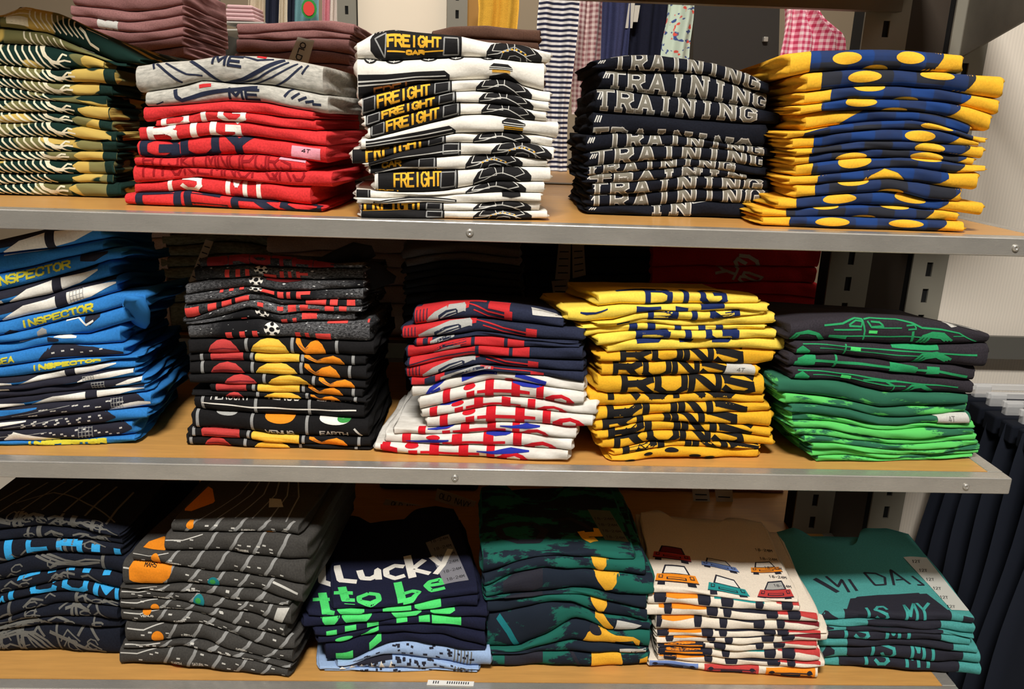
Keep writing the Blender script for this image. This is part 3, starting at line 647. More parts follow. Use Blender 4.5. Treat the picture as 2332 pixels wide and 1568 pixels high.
M_white = fabric('white_jersey', (232, 227, 216), .04)
def p_freight(S, i):
    L = ['car', 'wheels', 'f', 'f', 'f', 'stripes', 'low', 'win', 'round', 'f2', 'win2', 'wave', 'cut', 'base'][i]
    def carbody(x0, x1, t0=-.25, t1=1.3):
        S.strip([(x0, t0, t1), ((x0+x1)/2, t0, t1), (x1, t0, t1)], 'black', 1)
        S.line([(x1-14, t0), (x1-14, t1)], 5, 'grey', 2)
    def window(x0, x1, a=.18, b=.9):
        S.line([(x0, a), (x0+4, b), (x1, b), (x1-4, a), (x0, a)], 8, 'grey', 2)
    def engine(x0, x1, wn=True, dots=False):
        c = (x0+x1)/2; w = x1-x0
        S.strip([(x0, -.2, .35), (x0+.08*w, -.2, .8), (x0+.25*w, -.2, 1.1), (c, -.2, 1.15), (x0+.75*w, -.2, 1.05), (x0+.92*w, -.2, .75), (x1, -.2, .4)], 'black', 1)
        S.line([(x0+.1*w, .42), (x0+.16*w, .9), (x0+.36*w, 1.02), (x0+.4*w, .5), (x0+.1*w, .42)], 5, 'silver', 2)
        S.line([(x0+.5*w, .55), (x0+.52*w, 1.02), (x0+.78*w, .95), (x0+.88*w, .55), (x0+.7*w, .3)], 5, 'silver', 2)
        S.line([(x0+.02*w, .15), (x0+.2*w, .28), (x0+.38*w, .6), (x0+.5*w, .62), (x0+.68*w, .35), (x0+.82*w, .05)], 6, 'silver', 2)
        if dots:
            for k in range(6): S.disc(x0+w*(.3+.08*k), 15, .35+.3*math.sin(math.pi*(k+.5)/6), .1, 'gold', 3)
            S.line([(x0+.24*w, .0), (x0+.3*w, .5), (x0+.5*w, .8), (x0+.7*w, .5), (x0+.76*w, 0)], 6, 'grey', 2)
            S.line([(x0+.38*w, .0), (x0+.42*w, .22), (x0+.52*w, .3), (x0+.62*w, .2), (x0+.64*w, 0)], 6, 'grey', 2)
    def stripes(x0, x1, t0=-.2, t1=.55):
        S.strip([(x0, t0, t1), (x1-60, t0, t1), (x1, t0, t1-.12)], 'black', 1)
        S.line([(x0, .12), (x1, .16)], 6, 'silver', 2); S.line([(x0, .3), (x1-10, .32)], 6, 'silver', 2)
    if L == 'car':
        S.strip([(300, .35, .8), (330, .1, 1.02), (400, -.1, 1.2), (650, -.1, 1.3), (890, -.1, 1.3), (905, 0, 1.1)], 'black', 1)
        S.line([(395, .1), (330, .75), (405, .9), (395, .1)], 8, 'grey', 2); S.line([(785, .12), (790, .85), (880, .85), (885, .12), (785, .12)], 9, 'grey', 2)
        S.text('FREIGHT', 415, 765, .42, .86, 'gold', .34); S.text('CAR', 540, 655, .16, .34, 'gold', .34); S.line([(410, .3), (530, .27)], 7, 'gold', 3); S.line([(660, .27), (785, .3)], 7, 'gold', 3)
        engine(1070, 1440, dots=True)
    elif L == 'wheels':
        for x, w in ((460, 130), (690, 120), (870, 110), (1080, 110), (300, 90)):
            S.disc(x, w, 1.05, .34, 'black', 1); S.disc(x, w*.75, 1.05, .24, 'silver', 2); S.disc(x, w*.55, 1.05, .17, 'black', 3); S.line([(x-w*.3, .98), (x+w*.3, 1.1)], 6, 'silver', 4); S.line([(x-5, .9), (x+5, 1.1)], 6, 'silver', 4)
        S.strip([(218, -.1, .6), (600, -.2, .5), (790, -.2, .45), (825, -.2, .25)], 'black', 1); S.line([(218, .42), (600, .3), (800, .22)], 7, 'silver', 2); S.line([(218, .32), (600, .18), (815, .08)], 7, 'silver', 2)
        S.text('FREI', 325, 560, -.05, .2, 'brown', .24)
        S.strip([(1090, .5, .6), (1115, .45, .75), (1210, .45, .75), (1240, .5, .6)], 'black', 1)
        for t in (.36, .42): S.line([(1105, t), (1225, t)], 6, 'gold', 2)
        for t in (.5, .58): S.line([(1085, t), (1240, t)], 6, 'silver', 3)
        S.strip([(1090, -.2, .15), (1200, -.2, .32), (1330, -.2, -.05)], 'black', 1)
    elif L in ('f', 'f2', 'cut', 'low'):
        x0, x1 = {'f': (240+30*(i-2), 840+28*(i-2)), 'f2': (340, 880), 'cut': (235, 785), 'low': (180, 800)}[L]
        carbody(x0, x1)
        a = dict(f=(x0+110, x0+450), f2=(460, 765), cut=(265, 640), low=(275, 650))[L]
        S.text('FREIGHT', a[0], a[1], *{'f': (.18, .92), 'f2': (.25, .95), 'cut': (-.1, 1.7), 'low': (-.05, 1.5)}[L], 'gold', .36)
        window(x1-115, x1-18); 
        if L in 'f': window(x0+8, x0+92)
        if L == 'f2': S.strip([(340, -.2, 1.2), (352, -.2, 1.2)], 'silver', 2); S.text('FREI', 250+60, 500, -.3, .12, 'gold', .25)
        engine(1000+(i-2)*18 if L == 'f' else 980, 1370+(i-2)*10 if L == 'f' else 1365)
    elif L in ('win', 'round', 'win2', 'base'):
        x0, x1 = dict(win=(290, 900), round=(300, 740), win2=(205, 300), base=(240, 790))[L]
        carbody(x0, x1); 
        if L != 'win2': window(x1-120, x1-15)
        if L == 'round': S.text('CAR', 380, 500, .45, .95, 'gold', .34); S.line([(320, .9), (380, 1.0)], 7, 'gold', 3); S.line([(480, .95), (600, 1.05)], 7, 'gold', 3); S.line([(330, .1), (500, .35), (770, .2)], 8, 'silver', 2)
        if L == 'base': S.line([(250, .93), (660, 1.0)], 6, 'gold', 2)
        if L == 'win': S.line([(300, .3), (900, .35)], 6, 'silver', 2)
        engine(*dict(win=(1100, 1500), round=(930, 1310), win2=(930, 1330), base=(980, 1370))[L], dots=L in ('win', 'round', 'base'))
    elif L == 'stripes':
        S.strip([(270, -.2, .75), (500, -.2, .72), (820, -.2, .55), (865, -.2, .2)], 'black', 1)
        S.line([(270, .5), (500, .45), (840, .3)], 7, 'silver', 2); S.line([(270, .25), (500, .2), (850, .08)], 7, 'silver', 2)
        S.strip([(1170, .55, .7), (1205, .5, .92), (1270, .5, .92), (1325, .55, .7)], 'black', 1)
        for t in (.22, .34): S.line([(1185, t), (1310, t)], 6, 'gold', 2)
        S.strip([(1185, -.1, .5), (1310, -.1, .5)], 'black', 1); S.line([(1180, .47), (1315, .47)], 6, 'silver', 3); S.line([(1180, .62), (1320, .62)], 6, 'silver', 3)
    elif L == 'wave':
        S.strip([(320, .1, .4), (400, .3, .8), (550, .45, 1.0), (700, .3, .8), (870, .1, .4)], 'black', 1); S.line([(330, .35), (450, .62), (560, .7), (700, .5), (860, .25)], 6, 'silver', 2)
        S.strip([(1170, .6, 1.1), (1230, .4, 1.2), (1290, .6, 1.1)], 'black', 1)
pile(ZB, [[(215, 278), (330, 205), (450, 187), (600, 205), (900, 232), (1080, 272), (1300, 290), (1490, 345)], [(225, 385), (400, 400), (650, 388), (900, 375), (1100, 378), (1300, 405), (1490, 408)], [(220, 655), (330, 622), (600, 558), (830, 532), (1000, 526), (1200, 524), (1330, 570), (1450, 600)],
 [(265, 766), (500, 690), (700, 642), (850, 606), (1000, 600), (1200, 622), (1380, 660), (1480, 672)], [(280, 836), (500, 760), (880, 672), (1050, 678), (1200, 690), (1400, 733), (1480, 737)], [(310, 912), (450, 880), (700, 812), (900, 757), (1100, 752), (1300, 790), (1460, 800)],
 [(250, 990), (450, 962), (650, 930), (860, 882), (1000, 876), (1200, 872), (1370, 886), (1530, 916)], [(190, 1085), (300, 1075), (500, 1005), (700, 968), (800, 942), (950, 945), (1150, 945), (1350, 947), (1490, 970)], [(270, 1105), (450, 1060), (700, 1038), (900, 1022), (1100, 1021), (1300, 1032), (1500, 1056)],
 [(300, 1150), (500, 1138), (700, 1128), (900, 1122), (1000, 1116), (1250, 1102), (1465, 1102)], [(345, 1262), (500, 1272), (700, 1268), (800, 1262), (950, 1236), (1150, 1197), (1480, 1202)], [(230, 1305), (400, 1312), (600, 1300), (800, 1287), (950, 1280), (1200, 1270), (1440, 1276)],
 [(250, 1345), (400, 1348), (700, 1337), (850, 1343), (1000, 1343), (1200, 1330), (1420, 1330)], [(245, 1390), (500, 1389), (780, 1394), (980, 1391), (1200, 1388), (1460, 1395)], [(250, 1447), (600, 1455), (1000, 1452), (1460, 1450)]],
 [(212, 1495), (215, 1450), (245, 1490), (262, 1475), (285, 1460), (240, 1540), (178, 1505), (268, 1512), (290, 1470), (330, 1492), (205, 1450), (215, 1425), (240, 1420), (238, 1470)], 'top',
 ['white T-shirt with gold FREIGHT CAR lettering', 'white T-shirt with train wheels and black stripes', 'white T-shirt with gold FREIGHT lettering', 'white T-shirt with gold FREIGHT lettering', 'white T-shirt with gold FREIGHT lettering', 'white T-shirt with black roof stripes', 'white T-shirt with cut off FREIGHT', 'white T-shirt with dark train windows', 'white T-shirt with round boiler front', 'white T-shirt with gold FREIGHT lettering', 'white T-shirt with train windows', 'white T-shirt with black wavy band', 'white T-shirt with half hidden FREIGHT', 'white T-shirt with round boiler and gold line'],
 M_white, 'the freight train stack', 'freight train T-shirts', p_freight)

M_navy = fabric('midnight_jersey', (19, 22, 32), .2)
def p_train(S, i):
    x0, x1, t0, t1 = [(520, 1465, .0, 1.05), (490, 1540, .05, .92), (415, 1445, .1, .98), (380, 1425, -.75, .28), (485, 1490, .0, 1.3), (390, 1520, -.05, 1.0), (335, 1300, .0, 1.15), (385, 1530, -.1, .95), (365, 1485, -.1, 1.0), (360, 1495, -.1, 1.0), (755, 1010, .05, 1.2)][i]
    S.text('IN' if i == 10 else 'TRAINING', x0, x1, t0, t1, 'taupe', .27, slab=True, gap=.72, outline='silver')
    if i == 10: S.line([(1035, .95), (1150, 1.0)], 22, 'silver', 1); S.line([(1045, .96), (1142, 1.0)], 10, 'black', 2)
    if i == 9: S.line([(1410, .12), (1450, -.05), (1490, .14)], 12, 'silver', 2)
    for k in range(3): S.line([(S_x(i)+8+k*16, .55), (S_x(i)+26+k*14, .85)], 8, 'silver', 1)
_tr = [(405, 1535), (440, 1535), (400, 1610), (380, 1520), (335, 1580), (350, 1500), (345, 1520), (335, 1395), (375, 1540), (360, 1545), (345, 1500)]
def S_x(i): return _tr[i][0]
pile(ZC, [[(405, 395), (600, 365), (800, 360), (1000, 385), (1200, 420), (1400, 482), (1530, 545)], [(440, 455), (650, 462), (900, 472), (1150, 492), (1350, 560), (1530, 615)], [(410, 590), (500, 588), (750, 622), (950, 642), (1200, 672), (1400, 702), (1610, 745)],
 [(390, 738), (600, 756), (800, 771), (1000, 790), (1200, 800), (1400, 816), (1520, 818)], [(340, 895), (500, 880), (700, 890), (900, 890), (1100, 922), (1300, 958), (1575, 980)], [(340, 1010), (480, 988), (700, 966), (900, 962), (1100, 972), (1300, 990), (1500, 1030)],
 [(345, 1105), (600, 1076), (850, 1052), (950, 1047), (1100, 1060), (1300, 1076), (1515, 1106)], [(335, 1160), (500, 1146), (700, 1130), (900, 1106), (1000, 1100), (1150, 1112), (1395, 1152)], [(375, 1215), (600, 1206), (800, 1190), (1000, 1167), (1200, 1170), (1400, 1182), (1540, 1192)],
 [(360, 1290), (600, 1280), (800, 1270), (1000, 1250), (1100, 1246), (1300, 1250), (1545, 1252)], [(355, 1366), (600, 1362), (800, 1364), (1000, 1337), (1150, 1332), (1350, 1346), (1510, 1346)], [(345, 1416), (700, 1430), (1000, 1440), (1490, 1450)]],
 _tr, 'top', ['midnight T-shirt with TRAINING in shadow', 'midnight T-shirt with clear outlined TRAINING', 'midnight T-shirt with outlined TRAINING', 'thick midnight T-shirt, plain band over TRAINING', 'midnight T-shirt with short TRAINING letters', 'midnight T-shirt with whole outlined TRAINING', 'midnight T-shirt with buckled TRAINING', 'midnight T-shirt with outlined TRAINING', 'midnight T-shirt with outlined TRAINING', 'midnight T-shirt with outlined TRAINING', 'midnight T-shirt with only IN showing'],
 M_navy, 'the TRAINING stack', 'TRAINING T-shirts', p_train, lobe_w=.008)

M_yel = fabric('mustard_jersey', (238, 180, 50), .06); plaid('blue_plaid')
def p_dots(S, i):
    D = [(375, 1130, [(580, 165, .58, .6), (940, 160, .62, .62)]), (437, 1310, [(678, 195, .58, .66), (1095, 190, .78, .5)]), (490, 1290, [(710, 180, .95, .7)]), (430, 1220, [(655, 182, .75, .9)]), (560, 1290, []), (330, 1300, [(1095, 180, .6, .9)]), (395, 1220, [(1000, 175, .5, .8)]),
         (375, 1282, [(1055, 175, .4, 1.2)]), (365, 1270, [(610, 185, .15, .9), (1045, 190, .3, 1.)]), (382, 1262, [(625, 200, .75, .95), (1040, 190, 1.05, .6)]), (410, 1140, []), (400, 1228, [(615, 180, 1.0, .7)]), (292, 1165, [(540, 195, .6, .75), (950, 185, .7, .7)]), (236, 1085, [(462, 150, 1.0, .5), (862, 170, .95, .4)]), (250, 1148, [(488, 198, .58, .75), (917, 198, .62, .7)])][i]
    a, b, ds = D
    if i == 4: S.strip([(520, -.3, -.1), (600, -.3, .45), (680, -.3, .95), (800, -.3, 1.2), (1290, -.3, 1.2)], 'blue_plaid', 1)
    elif i == 10: S.strip([(a, -.2, .9), (a+60, -.2, 1.2), (680, -.2, 1.2), (720, .5, 1.2), (800, .95, 1.2), (870, .6, 1.2), (920, .0, 1.2), (1040, -.1, 1.2), (b-20, .2, 1.2), (b+20, .6, 1.2)], 'blue_plaid', 1)
    elif i == 5: S.strip([(a, -.2, .6), (a+80, -.2, .9), (620, -.2, 1.2), (b, -.2, 1.2)], 'blue_plaid', 1)
    else: S.strip([(a-4, .3, .7), (a+6, 0, 1.1), (a+40, -.25, 1.3), (b-110, -.25, 1.3), (b-40, .1, 1.3), (b, .7, 1.3), (b+8, .95, 1.3)], 'blue_plaid', 1, sub=3)
    for x, w, t, h in ds: S.disc(x, w, t, h, 'yellow', 2)
    if i in (0, 2, 3, 11, 13): S.disc([760, 0, 930, 860, 0, 0, 0, 0, 0, 0, 0, 840, 0, 690][i] or 700, 150, -.02, .5, 'yellow', 2)
pile(ZD, [[(250, 305), (400, 287), (800, 280), (1000, 290), (1240, 312)], [(250, 440), (400, 412), (700, 398), (850, 400), (1050, 410), (1240, 425)], [(345, 530), (500, 512), (700, 496), (900, 492), (1100, 508), (1300, 545), (1470, 570)], [(335, 606), (430, 595), (600, 570), (800, 573), (1000, 576), (1150, 592), (1280, 615), (1445, 665)],
 [(305, 662), (450, 636), (700, 630), (950, 634), (1100, 655), (1200, 682), (1390, 760)], [(340, 752), (500, 726), (700, 702), (950, 690), (1100, 718), (1290, 780)], [(230, 800), (330, 785), (500, 768), (700, 745), (900, 742), (1100, 747), (1200, 768), (1375, 832)], [(265, 856), (450, 850), (650, 816), (900, 816), (1100, 828), (1350, 842)],
 [(280, 900), (450, 874), (650, 856), (900, 860), (1100, 872), (1360, 915)], [(275, 955), (500, 920), (700, 906), (900, 906), (1100, 920), (1300, 948)], [(285, 1016), (400, 1012), (600, 990), (800, 966), (1000, 970), (1200, 1000), (1380, 985)], [(250, 1066), (450, 1055), (650, 1042), (850, 1030), (950, 1045), (1100, 1070), (1330, 1098)],
 [(285, 1140), (450, 1122), (650, 1112), (800, 1100), (900, 1106), (1050, 1148), (1230, 1162)], [(180, 1206), (400, 1196), (600, 1186), (800, 1182), (1000, 1200), (1150, 1214), (1370, 1245)], [(110, 1252), (300, 1250), (500, 1250), (700, 1254), (900, 1264), (1040, 1270), (1225, 1276)], [(110, 1300), (300, 1310), (700, 1325), (1100, 1335), (1250, 1337)]],
 [(250, 1242), (350, 1470), (338, 1446), (310, 1392), (345, 1290), (235, 1375), (268, 1335), (285, 1362), (280, 1315), (290, 1378), (250, 1325), (288, 1232), (185, 1368), (95, 1226), (95, 1250)], 'top',
 ['yellow T-shirt with blue plaid dotted shape', 'yellow T-shirt with two dots on blue plaid', 'yellow T-shirt with blue plaid shape', 'yellow T-shirt with dotted blue plaid', 'yellow T-shirt with big bare left end', 'yellow T-shirt with thin blue plaid', 'yellow T-shirt with blue plaid shape', 'yellow T-shirt with blue plaid shape', 'yellow T-shirt with halved dots', 'yellow T-shirt with halved dots', 'yellow T-shirt with arched bare patch', 'yellow T-shirt with blue plaid shape', 'yellow T-shirt with two dots, long right tip', 'yellow T-shirt with sliver dots', 'yellow T-shirt with two dots on blue plaid'],
 M_yel, 'the yellow plaid stack', 'yellow and blue plaid T-shirts', p_dots, lobe_w=.011)

# ================================================================== MIDDLE SHELF
ZE, ZF, ZG, ZH, ZI = (0, 500, 2.8), (380, 520, 2.9037), (840, 530, 2.85), (1250, 560, 3.0155), (1720, 560, 2.8006)
M_blue = fabric('bright_blue_jersey', (48, 124, 196), .08)
def p_insp(S, i):
    def shark(x0, x1, split=None):
        S.strip([(-420, .35, 1.3), (x0, .4, 1.3), ((x0+x1)/2, .6, 1.3), (x1, .85, 1.3)], 'dark', 1)
        S.strip([(x0, .02, .1), (x0+(x1-x0)*.2, .08, .7), (x0+(x1-x0)*.48, .1, .85)], 'white', 2)
        S.strip([(x0+(x1-x0)*.48, -.2, .9), (x0+(x1-x0)*.58, -.2, .9)], 'dark', 3)
        S.strip([(x0+(x1-x0)*.58, .1, .85), (x0+(x1-x0)*.78, .2, .8), (x1, .62, .72)], 'white', 2)
        S.strip([(-440, .1, .7), (-200, .15, .8), (x0-40, .05, .3)], 'white', 2)
    def darkdots(x0, x1):
        S.strip([(-430, .0, 1.2), (x0, -.1, 1.2), (x1-80, .1, 1.2), (x1, .45, .6)], 'dark', 1)
        for k in range(22): S.line([(x0+30+(k*71) % (x1-x0-80), .25+.5*((k*37) % 10)/10), (x0+48+(k*71) % (x1-x0-80), .27+.5*((k*37) % 10)/10)], 9, 'silver', 2)
        for k in range(7): S.line([(x0-80+k*50, .3+.06*k), (x0+k*50, .42+.05*k)], 4, 'grey', 2)
    def grid(x0, x1):
        for k in range(5): S.line([(x0+k*(x1-x0)/4, .15), (x0+k*(x1-x0)/4, .85)], 4, 'grey', 3)
        for t in (.3, .55, .8): S.line([(x0, t), (x1, t)], 4, 'grey', 3)
    if i == 0: shark(10, 600)
    if i == 1: S.line([(20, .85), (300, .95), (600, 1.0)], 7, 'silver', 2)
    if i == 2: S.text('INSPECTOR', -60, 440, .3, .85, 'lemon', .3); S.strip([(510, .6, 1.1), (600, .3, 1.0), (690, .7, .9)], 'dark', 1)
    if i == 3: shark(50, 620)
    if i == 4: shark(0, 740); grid(450, 530)
    if i == 5: S.text('INSPECTOR', 130, 590, .2, .78, 'lemon', .32); S.strip([(20, -.2, .12), (60, -.1, .3), (100, -.2, .1)], 'dark', 1)
    if i == 6: S.line([(420, .9), (500, .95), (550, .55), (600, .7)], 9, 'white', 2); S.strip([(545, .7, 1.2), (575, .5, 1.2), (640, .8, 1.2)], 'dark', 1); S.strip([(240, .1, .6), (270, .1, .9), (300, .2, .6)], 'grey', 1)
    if i == 7: S.strip([(340, .75, .8), (400, .7, 1.1), (490, .8, .95)], 'white', 1); S.line([(120, .85), (300, .95)], 7, 'white', 2); S.strip([(300, .4, .8), (340, .3, .7), (370, .4, .6)], 'dark', 1)
    if i == 8: S.text('SEA', -20, 90, .25, .75, 'lemon', .3); S.strip([(240, .0, .15), (330, .2, 1.1), (600, .1, .9), (790, .2, .4)], 'dark', 1); [S.line([(330+k*62, .5+.1*(k % 3)), (350+k*62, .52+.1*(k % 3))], 9, 'silver', 2) for k in range(6)]
    if i == 9: S.text('INSPECTOR', 205, 640, .3, .8, 'lemon', .28)
    if i == 10: shark(110, 740)
    if i == 11: S.strip([(-430, .1, 1.2), (300, .1, 1.2), (560, .2, 1.1), (860, .8, 1.1)], 'dark', 1); S.strip([(495, .1, .2), (560, .2, .8), (700, .3, .9), (855, .6, .95)], 'white', 2); grid(530, 600); S.strip([(-430, .4, .9), (60, .2, .6)], 'white', 2)
    if i == 12: S.strip([(-430, -.1, 1.2), (500, -.1, 1.2), (900, .4, 1.1)], 'dark', 1); grid(585, 665); S.strip([(740, .3, .4), (820, .3, .8), (905, .6, .95)], 'white', 2)
    if i == 13: shark(190, 925)
    if i == 14: darkdots(150, 920); grid(710, 780); S.strip([(690, .05, .1), (780, .1, .4), (880, .15, .5), (960, .3, .45)], 'white', 3); S.strip([(-430, .5, .9), (20, .4, .8), (240, .75, .85)], 'blue_patch', 2)
    if i == 15: darkdots(100, 740); S.strip([(-430, .6, 1.0), (0, .55, .9), (170, .8, .9)], 'white', 3)
    if i == 16: darkdots(0, 840); grid(500, 585); S.strip([(20, .1, .2), (90, .1, .85), (220, .05, .5), (370, .0, .12)], 'white', 3)
    if i == 17: S.text('INSPECTOR', 170, 675, .1, .95, 'lemon', .36)
MATS['blue_patch'] = M_blue
EP = pile(ZE, [[(-450, 230), (0, 130), (300, 60), (640, 20)], [(-450, 300), (0, 215), (290, 192), (640, 130)], [(-450, 430), (0, 345), (200, 300), (400, 250), (700, 190)], [(-450, 560), (0, 460), (300, 380), (520, 320), (680, 262), (770, 250)], [(-450, 640), (0, 540), (300, 490), (450, 440), (690, 372)], [(-450, 740), (0, 652), (300, 590), (500, 530), (740, 468)],
 [(-450, 820), (0, 742), (200, 702), (400, 640), (600, 605), (800, 550), (920, 560)], [(-450, 860), (0, 790), (150, 770), (300, 735), (420, 740), (560, 740), (700, 690), (820, 655)], [(-450, 920), (0, 860), (200, 822), (330, 800), (500, 800), (760, 795)], [(-450, 1000), (0, 942), (250, 905), (500, 882), (790, 868)],
 [(-450, 1060), (0, 1010), (150, 1000), (450, 945), (700, 900), (880, 880)], [(-450, 1110), (0, 1065), (120, 1060), (300, 1022), (450, 1003), (700, 962), (860, 945)], [(-450, 1150), (0, 1100), (300, 1066), (500, 1038), (850, 1003)], [(-450, 1190), (0, 1150), (250, 1112), (550, 1092), (910, 1052)], [(-450, 1240), (0, 1202), (200, 1187), (500, 1152), (920, 1100)],
 [(-450, 1320), (0, 1290), (250, 1266), (500, 1232), (960, 1202)], [(-450, 1370), (0, 1346), (300, 1334), (700, 1300), (940, 1262)], [(-450, 1430), (0, 1416), (300, 1412), (500, 1406), (840, 1378)], [(-450, 1448), (0, 1446), (300, 1450), (700, 1440), (860, 1416)]],
 [(-430, 640), (-440, 650), (-440, 770), (-430, 690), (-440, 740), (-435, 930), (-430, 820), (-440, 760), (-435, 790), (-440, 880), (-430, 860), (-440, 862), (-430, 915), (-440, 925), (-435, 965), (-430, 940), (-440, 842), (-435, 860)], 'middle',
 ['blue T-shirt with shaded white and dark shape', 'shaded blue T-shirt, bare band', 'blue T-shirt with shaded yellow INSPECTOR', 'blue T-shirt with white and dark shape', 'blue T-shirt with long white shape', 'blue T-shirt with clear INSPECTOR and hanging cuff', 'crumpled bare blue T-shirt', 'blue T-shirt with small white patch', 'blue T-shirt with SEA and dark wing', 'blue T-shirt with dim INSPECTOR', 'blue T-shirt with white and dark shape', 'blue T-shirt with dark top and white patch', 'blue T-shirt mostly dark with grid', 'blue T-shirt with white and dark shape', 'blue T-shirt, dark with white dots', 'blue T-shirt, dark dotted band', 'blue T-shirt, dark with grid', 'blue T-shirt with squashed INSPECTOR'],
 M_blue, 'the inspector stack', 'blue inspector T-shirts', p_insp, lobe_w=.01)

def sleeve(parent, reg, pts, Y, radii, m):
    """loose sleeve end: a tapering flattened tube of cloth"""
    P = [Vector(at_y(reg[0]+x/reg[2], reg[1]+y/reg[2], Y+.012*k)) for k, (x, y) in enumerate(pts)]; V, Fc = [], []; n = 12
    for i, p in enumerate(P):
        d = (P[min(i+1, len(P)-1)]-P[max(i-1, 0)]).normalized(); a = d.cross(Vector((0, 1, 0))).normalized(); b = Vector((0, 1, 0))
        for k in range(n): V.append(p+a*radii[i]*math.cos(2*math.pi*k/n)+b*radii[i]*.55*math.sin(2*math.pi*k/n))
    for i in range(len(P)-1):
        for k in range(n): Fc.append((i*n+k, (i+1)*n+k, (i+1)*n+(k+1) % n, i*n+(k+1) % n))
    Fc.append(tuple(range(n))); Fc.append(tuple(range((len(P)-1)*n, len(P)*n))[::-1])
    return mesh_obj('sleeve', V, Fc, m, parent)
def sub_px(reg, L): return L/reg[2]*.00056
sleeve(EP[5].obj, ZE, [(800, 520), (850, 515), (880, 570), (885, 630), (882, 668)], .045, [.009, .015, .016, .015, .011], M_blue)
M_gal = galaxy('galaxy_print'); M_blk = fabric('black_jersey', (24, 23, 24), .15)
def p_soccer(S, i):
    if i >= 8: return p_planet(S, i)
    def ball(x, w, t, h):
        S.disc(x, w, t, h, 'white', 2); S.disc(x, w*.34, t, h*.36, 'black', 3)
        for a in range(5):
            b = math.radians(90+72*a); S.disc(x+w*.4*math.cos(b), w*.24, t+h*.38*math.sin(b), h*.24, 'black', 3)
    def chunks(L, tlo, thi):
        for x0, x1 in L: S.strip([(x0, tlo, thi), (x1, tlo, thi)], 'coral', 2, 'printed_lettering')
    if i == 0: S.text('BROTHE', 275, 1090, .1, 1.05, 'dull_red', .24)
    if i == 1: ball(622, 90, .7, .7); chunks([(385, 415), (455, 485), (518, 545), (745, 772), (800, 822), (855, 880)], .15, .72); chunks([(640, 722)], .1, .38); chunks([(880, 935)], .4, .62)
    if i == 2: ball(595, 90, .75, .9); S.strip([(660, .85, 1.1), (800, .8, 1.1), (890, .9, 1.1)], 'dull_red', 2)
    if i == 3: ball(590, 90, .75, .7); chunks([(610, 715)], .45, .85); chunks([(735, 775), (795, 820), (860, 890)], .15, .9); chunks([(890, 950)], .6, .9); chunks([(410, 440), (480, 510), (350, 372)], .75, 1.0)
    if i == 4: chunks([(120, 215), (270, 325), (360, 425), (450, 540)], .05, .75); chunks([(920, 1055), (1080, 1130), (1190, 1245)], .15, .95)
    if i == 5: chunks([(800, 855), (880, 935), (1045, 1105), (1140, 1190)], .2, .95); chunks([(730, 770), (600, 640)], .4, .8); chunks([(935, 1010)], .2, .5)
    if i == 6: ball(628, 95, .75, .85); chunks([(890, 990)], .3, .85); chunks([(755, 795), (830, 855)], .0, .5); chunks([(485, 520)], -.1, .2)
    if i == 7: ball(695, 105, .55, .78); chunks([(388, 430), (478, 512), (560, 595), (845, 880), (912, 940), (985, 1085)], -.1, .4); chunks([(1060, 1195), (1325, 1365)], .9, 1.05)
